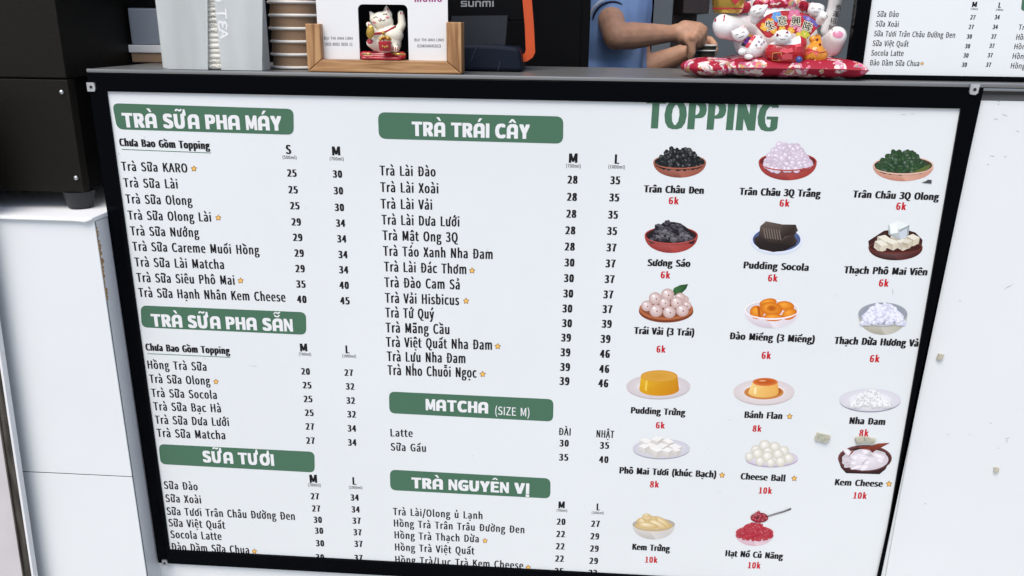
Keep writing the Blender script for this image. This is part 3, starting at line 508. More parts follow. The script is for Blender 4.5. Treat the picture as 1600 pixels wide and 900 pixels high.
def heading_maker(txt):
    """heavy rounded display capitals; the A is an arch with a cross bar"""
    pts = []; faces = []; x = 0.0
    def put(pl): o = len(pts); pts.extend((a, b, 0) for a, b in pl); faces.append(tuple(range(o, o+len(pl))))
    def rect(a, b, c, d): put([(a, b), (c, b), (c, d), (a, d)])
    acc = {'À': 'g', 'Á': 'a', 'Â': 'c', 'Ẵ': 'bt'}
    for ch in txt:
        if ch == ' ': x += 0.36; continue
        if ch in 'AÀÁÂẴ':
            w_ = 0.84; st = 0.29
            arcL = [(x+0.40*(1-math.cos(t)), 0.62+0.38*math.sin(t)) for t in [i*PI/2/6 for i in range(7)]]
            arcR = [(x+w_-0.26*(1-math.cos(t)), 0.74+0.26*math.sin(t)) for t in [PI/2-i*PI/2/6 for i in range(7)]]
            put([(x, 0), (x+st, 0), (x+st, 0.66)]+[(x+st+0.05, 0.74), (x+0.42, 0.78), (x+0.42, 1.0)]+arcL[::-1][1:])
            put([(x+w_-st, 0), (x+w_, 0)]+arcR[::-1]+[(x+0.4205, 1.0), (x+0.4205, 0.78), (x+w_-st-0.03, 0.74), (x+w_-st, 0.68)])
            rect(x+st, 0.27, x+w_-st, 0.46)
            cx = x+0.42
            for a in acc.get(ch, ''):
                if a == 'g': put([(cx-0.24, 1.34), (cx-0.02, 1.34), (cx+0.12, 1.09), (cx-0.03, 1.09)])
                if a == 'a': put([(cx+0.24, 1.34), (cx+0.02, 1.34), (cx-0.12, 1.09), (cx+0.03, 1.09)])
                if a == 'c': put([(cx-0.3, 1.08), (cx-0.12, 1.08), (cx, 1.2), (cx+0.12, 1.08), (cx+0.3, 1.08), (cx+0.08, 1.34), (cx-0.08, 1.34)])
                if a == 'b': put([(cx-0.26, 1.28), (cx-0.14, 1.28), (cx-0.07, 1.2), (cx+0.07, 1.2), (cx+0.14, 1.28), (cx+0.26, 1.28), (cx+0.14, 1.1), (cx-0.14, 1.1)])
                if a == 't': put([(cx-0.3, 1.36), (cx-0.12, 1.52), (cx+0.1, 1.46), (cx+0.24, 1.54), (cx+0.3, 1.48), (cx+0.12, 1.33), (cx-0.1, 1.42), (cx-0.24, 1.32)])
            x += w_+0.09; continue
        g, f = glyphs(ch); a, b, _, _ = bbox(g); kx = 0.86/CAP; bw = 0.085
        if ch in 'MN': kx *= 0.98; bw = 0.055
        if ch == 'I' or ch == 'Ị': kx *= 0.9
        for j, (dx, dy) in enumerate(((-1, -.6), (1, -.6), (-1, .6), (1, .6), (0, 0), (0, .6), (0, -.6))):
            o = len(pts); pts.extend([(x+bw+(p-a)*kx+dx*bw*(1 if q < CAP*1.04 else .35), (q/CAP)*0.90+0.05+(dy*0.08 if q < CAP*1.04 else 0.15), j*3+l+1) for p, q, l in g]); faces.extend([tuple(o+i for i in q) for q in f])
        x += (b-a)*kx+2*bw+0.07
    return pts, faces

# ================================================================== GROUND AND SHOP SHELL
g = MB(); g.poly([(-60, -60, 0), (60, -60, 0), (60, 60, 0), (-60, 60, 0)])
struct(g.build('pavement', M['concrete']))
g = MB(); g.box((-2.4, 0.75, 0.004), (3.0, 3.6, 0.03))
struct(g.build('shop_floor', M['tile']))
shop = thing('shop_interior', 'dark drink shop interior behind the serving counter', 'shop', (0.3, 2.2, 0))
g = MB(); xw = onY(1020, 40, 3.2).x; g.box((-2.4, 3.2, 0.03), (xw, 3.3, 2.89)); g.build('dark_back_wall', M['walldark'], shop)
g = MB(); g.box((xw, 3.2, 0.03), (2.9, 3.3, 2.89)); g.build('grey_back_wall', M['wallgrey'], shop)
g = MB(); g.box((-2.5, -0.02, 0.03), (-2.4, 3.3, 2.89)); g.build('side_wall', M['walldark'], shop)
g = MB(); g.box((2.9, 0.3, 0.03), (3.0, 3.3, 2.89)); g.build('side_wall', M['walldark'], shop)
g = MB(); g.box((-2.6, 0.9, 2.9), (3.1, 3.4, 3.0)); g.build('ceiling', M['walldark'], shop)  # unseen ceiling: shades the interior, raised and set back to let daylight in

# ================================================================== COUNTER
LZ = onY(880, 119.5, -0.004).z                   # top of the ledge
fo = -0.0045                                   # frame front plane
TL = onY(135, 113.5, fo); TR = onY(1538, 137, fo); BL = onY(247, 880, fo)
BR = Vector((onY(1370, 900, fo).x, fo, BL.z))
sheet_tl, sheet_tr, sheet_bl, sheet_br = onY(168, 143), onY(1500, 170), onY(266, 858), onY(1370, 918)
iTL = Vector((sheet_tl.x, fo, onY(168, 143, fo).z)); iTR = Vector((sheet_tr.x, fo, onY(1500, 170, fo).z))
iBL = Vector((sheet_bl.x, fo, sheet_bl.z)); iBR = Vector((sheet_br.x, fo, sheet_br.z))
cx0 = TL.x; cx1 = 2.2
ctr = thing('serving_counter', 'white laminate serving counter with grey ledge and aluminium edge, behind the big menu', 'counter', (0.2, 0.1, 0))
g = MB(); g.box((cx0, 0.006, 0.05), (TR.x-0.012, 0.44, LZ-0.03)); g.build('counter_body', M['laminate'], ctr)
g = MB(); g.box((TR.x-0.0118, 0.004, 0.05), (cx1, 0.43, LZ-0.026), 0.001); g.build('front_panel', M['laminate'], ctr)
g = MB(); g.box((cx0, 0.004, LZ-0.0255), (cx1, 0.32, LZ-0.0005), 0.001); g.build('ledge_top', M['ledge'], ctr)
g = MB()
g.box((cx0, -0.004, LZ-0.006), (cx1, 0.0035, LZ), 0.0012)
g.box((cx0+0.0, -0.0025, LZ-0.0115), (cx1, 0.0033, LZ-0.0068), 0.0012)
g.build('aluminium_edge', M['alu'], ctr, smooth=40)
g = MB(); g.box((cx0+0.002, -0.0018, LZ-0.0165), (cx1, 0.0034, LZ-0.0118)); g.build('shadow_gap', M['dark'], ctr)
g = MB(); g.box((cx0, 0.02, 0.012), (cx1, 0.42, 0.0495)); g.build('plinth', M['dark'], ctr)
# marks and scratches on the right panel
for (x, y, L, a) in ((1558, 142, 7, 2.2), (1560, 158, 9, 0.5), (1570, 180, 12, 0.4), (1556, 186, 8, 0.1), (1550, 244, 10, 0.1), (1571, 245, 6, 0.4), (1544, 257, 5, 0.2), (1576, 448, 20, -0.5), (1482, 679, 3, 0.2), (1515, 679, 2, 1.0), (1574, 685, 10, -0.3), (1573, 689, 7, 1.1), (1446, 787, 4, 0.4), (1548, 661, 4, 0.6), (1560, 163, 4, 1.2), (1590, 205, 7, 0.2), (1500, 470, 4, 0.3), (1560, 700, 3, .2)):
    dx, dy = math.cos(a)*L/2, math.sin(a)*L/2; nx, ny = -math.sin(a)*0.6, math.cos(a)*0.6
    pr = Print(y=0.004, base=0.0002); pr.poly([(x-dx, y-dy), (x+nx, y+ny), (x+dx, y+dy), (x-nx, y-ny)], hexc('a3a6a8')); pr.build('scratch_mark', ctr)

# ================================================================== BIG MENU BOARD
board = thing('menu_board', 'large framed drink price menu with green headings fixed to the counter front', 'menu board', (0, 0, BL.z))
fr = MB()
def strip(a, b, c, d, y0=fo, y1=0.0038):
    fr.prism([Vector((p.x, y0, p.z)) for p in (a, b, c, d)], (0, y1-y0, 0))
strip(TL, TR, iTR, iTL); strip(TL, iTL, iBL, BL); strip(BL, iBL, iBR, BR); strip(TR, BR, iBR, iTR)
fo_ob = fr.build('frame', M['frame'], board, fixn=True)
bv = fo_ob.modifiers.new('b', 'BEVEL'); bv.width = 0.0012; bv.segments = 2; bv.limit_method = 'ANGLE'
g = MB(); g.box((iTL.x-0.012, 0, BL.z+0.01), (iTR.x+0.012, 0.0035, iTL.z+0.012)); g.build('printed_sheet', M['sheet'], board)
for (px, py, flip) in ((142, 136, 0), (1523, 140, 1), (257, 880, 2)):
    c = onY(px, py, fo-0.0035); g = MB()
    hw, hh = 0.0068, 0.0072; out = []
    if flip == 0: sh = [(-1, -1), (0.72, -1), (1, -.35), (0.95, .75), (0.65, 1), (-1, 1)]
    elif flip == 1: sh = [(-0.75, -1), (0.35, -1.1), (0.85, -.7), (1, 1.1), (-1, 1.1), (-1, -.5)]
    else: sh = [(-1, -.9), (0.8, -.9), (1, .2), (.6, .9), (-.8, 1)]; hw *= .85; hh *= .85
    g.prism([Vector((c.x+a*hw, c.y, c.z+b*hh)) for a, b in sh], (0, 0.0033, 0))
    br = g.build('mounting_bracket', M['zinc'], board, fixn=True)
    h = MB(); h.lathe((c.x+hw*.02, c.y-0.0006, c.z), [(0.0024, 0), (0.0024, 0.0005)], 20, 'Y'); h.build('screw_hole', M['dark'], br, fixn=True)

Z5 = (150, 140, 450/1191); Z6 = (200, 460, 420/859); Z7 = (570, 160, 430/880); Z8 = (580, 580, 420/1181)
def heading(t, quad, rad, txt, x0, y0, x1, y1, cap, extra=None):
    p = Print(org=t); p.rrect(*quad, rad, GREEN); b = p.build('heading_banner', board)
    q = Print(org=t, base=0.0004); q.text(txt, x0, y0, x1, (y1-y0)/(x1-x0), cap, WHITE, maker=heading_maker)
    q.build('heading_lettering', b)
    if extra:
        q = Print(org=t, base=0.0004); tx, a, ya, bb, yb, cp = extra; q.text(tx, a, ya, bb, (yb-ya)/(bb-a), cp, WHITE, bold=0.03); q.build('size_note', b)
heading(Z5, ((67, 56), (817, 80), (818, 187), (88, 164)), 28, 'TRÀ SỮA PHA MÁY', 113, 156, 770, 170, 60)
heading(Z6, ((40, 35), (569, 57), (570, 129), (44, 105)), 20, 'TRÀ SỮA PHA SẴN', 77, 102, 528, 119, 40)
heading(Z6, ((98, 478), (596, 503), (597, 569), (104, 542)), 18, 'SỮA TƯƠI', 240, 536, 468, 548, 37)
heading(Z7, ((42, 31), (635, 45), (634, 132), (45, 116)), 24, 'TRÀ TRÁI CÂY', 151, 107, 527, 117, 46)
heading(Z8, ((78, 89), (801, 123), (799, 221), (80, 184)), 26, 'MATCHA', 240, 171, 514, 186, 50, ('(SIZE M)', 545, 190, 695, 199, 36))
heading(Z8, ((82, 432), (788, 471), (787, 559), (84, 522)), 26, 'TRÀ NGUYÊN VỊ', 178, 513, 695, 540, 47)

def item_list(name, t, rows, cap, sl, sub=None, heads=(), prices=(), pw=30, pc=25, stars=(), sr=10, psl=0.02, label=None):
    p = Print(org=t)
    if sub:
        tx, a, ya, b, yb, cp, ul = sub
        p.text(tx, a, ya, b, (yb-ya)/(b-a), cp, INKB, bold=0.18, space=0.03)
        (u0, v0), (u1, v1) = ul; th = cp*0.045
        p.poly([(u0, v0-th), (u1, v1-th), (u1, v1+th), (u0, v0+th)], GREEN)
    for tx, a, ya, b, yb in rows:
        p.text(tx, a, ya, b, (yb-ya)/(b-a), cap, INKB, bold=0.095)
    o = p.build(name, board)
    for L, cx, by, cp, note, nx, ny in heads:
        p = Print(org=t); wd = cp*{'M': 0.92, 'S': 0.62, 'L': 0.5}[L]
        p.ctext(L, cx, by-cp/2, wd, cp, 0.0, INKB, bold=0.16)
        p.ctext(note, nx, ny, cp*(1.55 if len(note) < 8 else 1.75), cp*0.36, 0.03, INK, bold=0.05)
        p.build('size_heading', board)
    half = len(prices)//2
    for col_ in (prices[:half], prices[half:]):
        p = Print(org=t)
        for n, cx, cy in col_: p.ctext(str(n), cx, cy, pw*1.05*len(str(n))/2, pc, psl, INKB, bold=0.18)
        p.build('price_column', board)
    for cx, cy in stars:
        p = Print(org=t); p.star(cx, cy, sr); p.build('star_mark', board)
    return o
item_list('drink_list', Z5, [
    ('Trà Sữa KARO', 107, 335, 380, 343), ('Trà Sữa Lài', 116, 403, 340, 409), ('Trà Sữa Olong', 125, 470, 400, 478),
    ('Trà Sữa Olong Lài', 134, 537, 478, 546), ('Trà Sữa Nướng', 144, 602, 428, 610), ('Trà Sữa Careme Muối Hồng', 153, 666, 677, 682),
    ('Trà Sữa Lài Matcha', 162, 731, 531, 742), ('Trà Sữa Siêu Phô Mai', 170, 795, 575, 807), ('Trà Sữa Hạnh Nhân Kem Cheese', 178, 857, 785, 877)],
    37, 0.03, ('Chưa Bao Gồm Topping', 98, 233, 473, 247, 31, ((107, 247), (476, 262))),
    [('S', 797, 266, 37, '(500ml)', 801, 280), ('M', 994, 272, 37, '(700ml)', 996, 286)],
    [(25, 811, 345), (25, 816, 414), (25, 823, 480), (29, 829, 547), (29, 835, 611), (29, 841, 676), (29, 845, 740), (35, 848, 804), (40, 852, 867),
     (30, 999, 349), (30, 1003, 418), (30, 1007, 487), (34, 1012, 552), (34, 1017, 617), (34, 1022, 682), (34, 1025, 745), (40, 1027, 809), (45, 1030, 873)],
    38, 30, [(405, 327), (506, 530), (598, 790)], 14)
item_list('drink_list', Z6, [
    ('Hồng Trà Sữa', 64, 237, 252, 244), ('Trà Sữa Olong', 70, 282, 264, 289), ('Trà Sữa Socola', 76, 327, 285, 334),
    ('Trà Sữa Bạc Hà', 83, 370, 298, 377), ('Trà Sữa Dưa Lưới', 88, 413, 324, 421), ('Trà Sữa Matcha', 94, 455, 312, 463)],
    26, 0.03, ('Chưa Bao Gồm Topping', 57, 179, 327, 191, 22, ((63, 189), (327, 201))),
    [('M', 562, 182, 25, '(700ml)', 566, 191), ('L', 702, 188, 25, '(1000ml)', 707, 197)],
    [(20, 568, 246), (25, 573, 290), (25, 576, 334), (25, 580, 378), (27, 582, 422), (27, 584, 467), (27, 706, 250), (32, 710, 294), (32, 712, 339), (32, 715, 383), (34, 716, 428), (34, 717, 473)],
    27, 20.5, [(281, 279)], 10)
item_list('drink_list', Z6, [
    ('Sữa Đào', 116, 621, 224, 626), ('Sữa Xoài', 121, 663, 235, 668), ('Sữa Tươi Trân Châu Đường Đen', 125, 704, 534, 721),
    ('Sữa Việt Quất', 131, 741, 312, 749), ('Socola Latte', 137, 778, 300, 785), ('Đào Dầm Sữa Chua', 140, 818, 388, 829)],
    24, 0.03, None, [('M', 593, 602, 26, '(700ml)', 596, 609), ('L', 724, 608, 24, '(1000ml)', 728, 617)],
    [(27, 598, 645), (27, 602, 684), (30, 607, 720), (30, 611, 755), (30, 614, 795), (30, 614, 840), (34, 725, 649), (34, 728, 687), (37, 731, 723), (37, 734, 760), (37, 737, 797), (37, 737, 842)],
    26, 19.5, [(404, 821)], 9.5)
item_list('drink_list', Z7, [
    ('Trà Lài Đào', 48, 233, 227, 237), ('Trà Lài Xoài', 50, 286, 236, 291), ('Trà Lài Vải', 51, 339, 216, 343), ('Trà Lài Dưa Lưới', 54, 390, 303, 397),
    ('Trà Mật Ong 3Q', 57, 440, 298, 447), ('Trà Táo Xanh Nha Đam', 59, 490, 409, 501), ('Trà Lài Đác Thơm', 62, 540, 325, 549), ('Trà Đào Cam Sả', 63, 590, 304, 598),
    ('Trà Vải Hisbicus', 65, 640, 302, 648), ('Trà Tứ Quý', 66, 687, 222, 692), ('Trà Mãng Cầu', 67, 735, 271, 741), ('Trà Việt Quất Nha Đam', 68, 781, 407, 791),
    ('Trà Lựu Nha Đam', 71, 827, 322, 834), ('Trà Nho Chuỗi Ngọc', 73, 871, 358, 880)],
    31, 0.03, None, [('M', 666, 193, 30, '(700ml)', 667, 203), ('L', 806, 196, 30, '(1000ml)', 805, 206)],
    [(28, 664, 247), (28, 662, 302), (28, 660, 356), (28, 657, 409), (28, 655, 461), (30, 654, 512), (30, 652, 562), (30, 650, 611), (30, 647, 659), (30, 646, 706), (39, 643, 752), (39, 641, 799), (39, 640, 846), (39, 638, 891),
     (35, 800, 249), (35, 797, 304), (35, 793, 359), (35, 790, 411), (37, 788, 464), (37, 785, 515), (37, 782, 565), (37, 778, 614), (37, 775, 661), (39, 773, 708), (39, 769, 756), (46, 767, 804), (46, 765, 852), (46, 762, 898)],
    31, 25, [(343, 538), (324, 635), (425, 780), (377, 869)], 11)
o = item_list('drink_list', Z8, [('Latte', 85, 286, 183, 289), ('Sữa Gấu', 86, 348, 241, 354)], 33, 0.03,
    None, (), [(30, 847, 316), (35, 845, 378), (35, 1024, 326), (40, 1021, 388)], 40, 29)
for tx, a, ya, b in (('ĐÀI', 823, 280, 876), ('NHẬT', 989, 290, 1067)):
    p = Print(org=Z8); p.text(tx, a, ya, b, .05, 32, INKB, bold=.09); p.build('size_heading', board)
item_list('drink_list', Z8, [
    ('Trà Lài/Olong ủ Lạnh', 96, 631, 489, 650), ('Hồng Trà Trân Trâu Đường Đen', 100, 682, 673, 712), ('Hồng Trà Thạch Dừa', 103, 734, 473, 752),
    ('Hồng Trà Việt Quất', 105, 787, 454, 805), ('Hồng Trà/Lục Trà Kem Cheese', 106, 842, 668, 869)],
    31, 0.03, None, [('M', 836, 602, 30, '(700ml)', 838, 612), ('L', 997, 611, 30, '(1000ml)', 995, 622)],
    [(20, 834, 661), (22, 832, 715), (22, 830, 769), (22, 827, 823), (25, 825, 878), (27, 985, 670), (29, 982, 725), (29, 980, 779), (29, 977, 833), (32, 973, 886)],
    37, 27, [(500, 745), (690, 862)], 13)

# ------------------------------------------------------------------ toppings: printed pictures
T1 = (960, 130, 340/1457); T2 = (1260, 130, 340/1457); T3 = (960, 320, 340/1275); T4 = (1260, 320, 340/1177)
T5 = (940, 550, 350/1370); T6 = (1250, 560, 350/1312); T7 = (940, 740, 350/1600)
p = Print(org=T1); p.text('TOPPING', 202, 301, 1087, 0.022, 186, GREEN, bold=0.165, space=0.018); p.build('topping_title', board)

def bowl(p, cx, ry_, rx, ry, bot, bw, c_top, c_bot, c_in, c_rim=None):
    n = 20; pts = []; cols = []
    for i in range(n+1):
        t = PI*i/n; x = cx-rx*math.cos(t)
        s = math.sin(t)**0.9; y = ry_+(bot-ry_)*s
        if s > 0.92: x = max(cx-bw-0.2*rx, min(cx+bw+0.2*rx, x))
        pts.append((x, y)); cols.append(mixc(c_top, c_bot, min(1, s*abs(math.cos(t*0.8+0.3)) if i > n/2 else s*0.9)))
    p.fan((cx-0.2*rx, ry_+(bot-ry_)*0.35), pts, mixc(c_top, (1, 1, 1, 1), 0.06), c_top, cols)
    p.ell(cx, ry_, rx, ry, c_rim or c_top, c_rim or c_top)
    p.ell(cx, ry_, rx*0.955, ry*0.88, c_in, mixc(c_in, (0, 0, 0, 1), 0.25))
def front_rim(p, cx, cy, rx, ry, th, c):
    pts = []
    for i in range(19):
        t = PI*i/18; pts.append((cx+rx*math.cos(t), cy+ry*math.sin(t)))
    for i in range(19):
        t = PI-PI*i/18; pts.append((cx+(rx-th*.4)*math.cos(t), cy+(ry-th)*math.sin(t)))
    p.poly(pts, c)
def dome(p, cx, base, rx, top, col, c2=None):
    pts = []; cols = []
    for i in range(17):
        u = -1+i/8; y = base-(base-top)*(1-abs(u)**2.2)*.9; pts.append((cx+u*rx*.97, y)); cols.append(col)
    for i in range(1, 12):
        t = PI*i/12; pts.append((cx+rx*.97*math.cos(t), base+rx*.22*math.sin(t))); cols.append(c2 or col)
    p.poly(pts, col, cols)
def heap(p, cx, base, rx, top, n, r, c_mid, c_edge, c_hi, squash=1.0, ryf=0.30):
    """balls filling a dome from base (front, low) to top"""
    h = base-top; pts = []
    for i in range(n):
        u = random.uniform(-1, 1); hm = (1-abs(u)**2.2)
        v = random.random()
        y = base-h*v*hm + rx*ryf*(1-v)*math.sqrt(max(0, 1-u*u))*0.8
        pts.append((y, cx+u*(rx-r)))
    pts.sort()
    for y, x in pts:
        rr = r*random.uniform(0.8, 1.15); k = random.uniform(-0.12, 0.18)
        a = mixc(c_mid, (1, 1, 1, 1) if k > 0 else (0, 0, 0, 1), abs(k)); b = mixc(c_edge, (0, 0, 0, 1), random.uniform(0, .25))
        p.ell(x, y, rr, rr*squash, a, b, 14, off=(-.2, -.3))
        if c_hi: p.ell(x-rr*.3, y-rr*.35, rr*.22, rr*.18, c_hi, c_hi, 8)
def cubes(p, lst, c_top, c_l, c_r, jit=0.1):
    for (x, y, s, rot) in lst:
        k = random.uniform(-jit, jit); f = (lambda c: mixc(c, (1, 1, 1, 1) if k > 0 else (0, 0, 0, 1), abs(k)))
        ca, sa = math.cos(rot), math.sin(rot)
        def R(a, b): return (x+(a*ca-b*sa)*s, y+(a*sa+b*ca)*s)
        p.poly([R(-1, -.45), R(-.1, -.9), R(1, -.5), R(.1, -.02)], f(c_top))
        p.poly([R(-1, -.45), R(.1, -.02), R(.12, .95), R(-.9, .5)], f(c_l), [f(c_l), f(c_l), mixc(f(c_l), c_r, .5), f(c_r)])
        p.poly([R(.1, -.02), R(1, -.5), R(.95, .45), R(.12, .95)], f(c_r), [f(c_r), f(c_r), mixc(f(c_r), c_l, .4), f(c_r)])
H = hexc
def plate(p, cx, cy, rx, ry, c_out, c_in, c_edge, drop=6):
    p.ell(cx, cy+drop, rx*0.99, ry, c_edge, c_edge, 40)
    p.ell(cx, cy, rx, ry, c_in, c_out, 40)
    p.ell(cx, cy, rx*.70, ry*.66, mixc(c_in, (1, 1, 1, 1), .05), mixc(c_out, c_in, .5), 36)
    p.ell(cx, cy-ry*.02, rx*.66, ry*.62, c_in, mixc(c_out, c_in, .8), 36)
CLAY = H('b3684f'); CLAYD = H('7d3f30'); RCLAY = H('a63a36'); RCLAYD = H('7a2a2a')
def pic_black_pearl(p):
    bowl(p, 437, 525, 177, 50, 632, 60, H('a9614c'), H('7c4033'), H('3a201c'), H('b98a78'))
    dome(p, 437, 530, 165, 435, H('15191b'))
    heap(p, 437, 535, 168, 425, 210, 14, H('2a3032'), H('0c0f12'), None)
    front_rim(p, 437, 526, 177, 50, 10, H('a9614c'))
def pic_pink_pearl(p):
    bowl(p, 1160, 525, 195, 62, 650, 70, H('b0403a'), H('8a2e2c'), H('7a2826'))
    dome(p, 1160, 535, 172, 415, H('d9c6da'))
    heap(p, 1160, 545, 172, 400, 120, 24, H('f0e6ee'), H('d6c2d4'), H('fbf7fb'))
    front_rim(p, 1160, 526, 195, 62, 9, H('b74a42'))
def pic_green_pearl(p):
    bowl(p, 648, 550, 204, 62, 656, 90, H('dba792'), H('b97a62'), H('4a4432'), H('e4bfae'))
    dome(p, 640, 552, 185, 460, H('24402a'))
    heap(p, 640, 560, 180, 445, 170, 17, H('3f6539'), H('1f3a22'), None)
    p.poly([(700, 600), (820, 545), (838, 545), (800, 590), (760, 606)], H('5f6a35'))
    front_rim(p, 648, 551, 204, 62, 10, H('e3b8a4'))
    p.poly([(770, 664), (800, 655), (812, 645), (838, 648), (836, 672), (790, 668)], H('4a4a4c'))
def pic_grass_jelly(p):
    bowl(p, 333, 178, 156, 52, 282, 60, H('ad413b'), H('8a302d'), H('4a1f1e'))
    dome(p, 333, 188, 145, 90, H('1d1b20'))
    random.seed(21)
    cubes(p, [(random.uniform(-1, 1)*110+333, 200-random.random()*100*(1), 24, random.uniform(-.6, .6)) for _ in range(1)], H('5a565e'), H('1c1a1e'), H('2b282d'))
    L = sorted([(333+u*118, 210-v*112*(1-abs(u)**1.8), random.uniform(13, 21), random.uniform(-.8, .8)) for u, v in [(random.uniform(-1, 1), random.random()) for _ in range(80)]], key=lambda q: q[1])
    cubes(p, L, H('4c4750'), H('17151a'), H('26232a'), 0.14)
    front_rim(p, 333, 179, 156, 52, 8, H('b8504a'))
def pic_choc_pudding(p):
    p.ell(950, 210, 153, 84, H('a9b4cc'), H('d5dcea'), 40); p.ell(950, 204, 150, 80, H('8e9cbc'), H('dfe5f0'), 40); p.ell(950, 204, 140, 70, H('5f6f96'), H('4a5a84'), 36)
    p.poly([(818, 195), (850, 180), (1070, 205), (1062, 235), (1000, 268), (930, 277), (850, 258), (822, 225)], H('1e1917'), [H('3b302c'), H('3b302c'), H('2a2220'), H('1e1917'), H('1a1514'), H('241c1a'), H('1e1917'), H('2a2220')])
    p.poly([(845, 180), (855, 125), (888, 96), (985, 115), (960, 228), (900, 214)], H('453a35'), [H('3a302c'), H('5c4f48'), H('6a5d55'), H('574a43'), H('2e2522'), H('382d29')])
    p.poly([(985, 115), (1062, 116), (1075, 150), (1045, 190), (960, 228)], H('2c2421'), [H('4d423c'), H('3a302c'), H('4f453f'), H('2a2220'), H('1f1917')])
    p.poly([(1000, 185), (1050, 175), (1072, 215), (1030, 245), (960, 225)], H('3a302c'), [H('5a4d46'), H('3a302c'), H('40352f'), H('241c1a'), H('2c2421')])
    for i in range(7):
        x = 872+i*15; p.poly([(x, 135+i*2), (x+5, 136+i*2), (x+16, 195+i*2), (x+10, 195+i*2)], H('7d7068'))
def pic_lychee(p):
    p.ell(303, 622, 160, 68, H('8a4a2c'), H('7a3c22'), 40); p.ell(303, 610, 158, 64, H('a35a38'), H('b46a44'), 40); p.ell(303, 606, 146, 55, H('6e3a26'), H('8d5034'), 36)
    p.poly([(338, 520), (348, 488), (385, 470), (432, 464), (420, 492), (392, 520), (350, 532)], H('24502a'), [H('2c5a30'), H('3d6e3c'), H('2f6234'), H('1d4222'), H('234a28'), H('2c5a30'), H('1d4222')])
    p.poly([(345, 524), (430, 466), (350, 518)], H('5c8a58'))
    for (x, y, r) in ((410, 555, 26), (425, 590, 26), (190, 592, 33), (240, 548, 38), (312, 526, 38), (385, 545, 32), (294, 574, 33), (366, 572, 37), (244, 620, 39), (322, 628, 38), (398, 618, 38)):
        p.ell(x, y, r, r*.95, H('f0e0dc'), H('bf9f98'), 22, off=(-.25, -.3)); p.ell(x-r*.3, y-r*.4, r*.22, r*.16, H('fffaf8'), H('fffaf8'), 10)
        p.ell(x+r*.15, y+r*.1, r*.12, r*.15, H('6a4038'), H('a88078'), 10)
def pic_peach(p):
    bowl(p, 922, 615, 161, 58, 724, 60, H('e9e2e6'), H('c9bcc4'), H('f2ecec'), H('f4eeee'))
    for (x, y, rx, ry, rt) in ((900, 575, 52, 26, -.2), (1000, 592, 54, 28, .1), (835, 630, 42, 40, .4), (918, 610, 66, 40, .15), (1025, 640, 46, 32, -.4), (930, 660, 62, 22, 0)):
        p.ell(x, y, rx, ry, H('f7a93a'), H('cf6a10'), 26, rt, (-.2, -.35))
    p.ell(922, 606, 30, 19, H('a54a06'), H('d67a18'), 18); p.poly([(835, 590), (852, 600), (858, 665), (842, 650)], H('b85c10'))
    front_rim(p, 922, 616, 161, 58, 10, H('f3edef'))
def pic_cheese_cube(p):
    pts = [(335, 195), (420, 140), (520, 128), (590, 150), (628, 190), (622, 232), (480, 262), (338, 232)]
    p.poly(pts, H('3d1f1c'))
    bowl(p, 482, 228, 147, 34, 300, 60, H('5a2722'), H('2e1311'), H('4a221e'), H('6e3a30'))
    random.seed(5)
    cubes(p, [(575, 190, 36, .1), (500, 185, 44, -.2), (420, 200, 42, .25), (520, 215, 36, .1), (465, 215, 34, 0), (400, 222, 36, .3), (545, 210, 30, -.2)], H('e8e2cf'), H('b7a894'), H('d8cdb4'), .1)
    cubes(p, [(498, 135, 58, .05)], H('e9eeea'), H('c3cac8'), H('9aa2a4'), .02)
    p.poly([(450, 110), (490, 96), (495, 150), (455, 158)], H('f3f6f3')); p.poly([(500, 150), (545, 125), (540, 180), (505, 185)], H('c8cfd8'))
    front_rim(p, 482, 229, 147, 34, 8, H('6b3028'))
def pic_coconut(p):
    bowl(p, 413, 590, 133, 62, 703, 70, H('c9c6ba'), H('a39c88'), H('8d929c'), H('9a9ea6'))
    p.ell(413, 588, 126, 56, H('70757f'), H('9aa0a8'))
    random.seed(8); L = sorted([(413+u*112, 640-v*105*(1-abs(u)**2.2), random.uniform(11, 17), random.uniform(-.9, .9)) for u, v in [(random.uniform(-1, 1), random.random()) for _ in range(120)]], key=lambda q: q[1])
    dome(p, 413, 605, 120, 535, H('e2e2ee'), H('cfd0e0')); cubes(p, L, H('eeeef8'), H('d9d9e8'), H('cfd0e2'), .05)
    front_rim(p, 413, 591, 133, 62, 7, H('c4c8cf'))
def pic_egg_pudding(p):
    plate(p, 347, 210, 196, 74, H('cfc6c6'), H('e6e0e0'), H('b9b0b0'))
    n = 24; pts = []; cols = []
    for i in range(n+1): t = PI*i/n; pts.append((352-122*math.cos(t), 228+40*math.sin(t))); cols.append(mixc(H('d9a21c'), H('c77a12'), i/n))
    for i in range(n+1): t = PI*i/n; pts.append((352+112*math.cos(t), 147+10*math.sin(t))); cols.append(mixc(H('c98a1e'), H('e6b52c'), i/n))
    p.poly(pts, H('d79a1c'), cols); p.ell(352, 147, 112, 36, H('dba43c'), H('cf9230'), 36); p.ell(352, 148, 106, 32, H('cf9838'), H('d8a040'), 36)
    p.poly([(270, 170), (282, 176), (276, 240), (262, 232)], H('ecc550'))
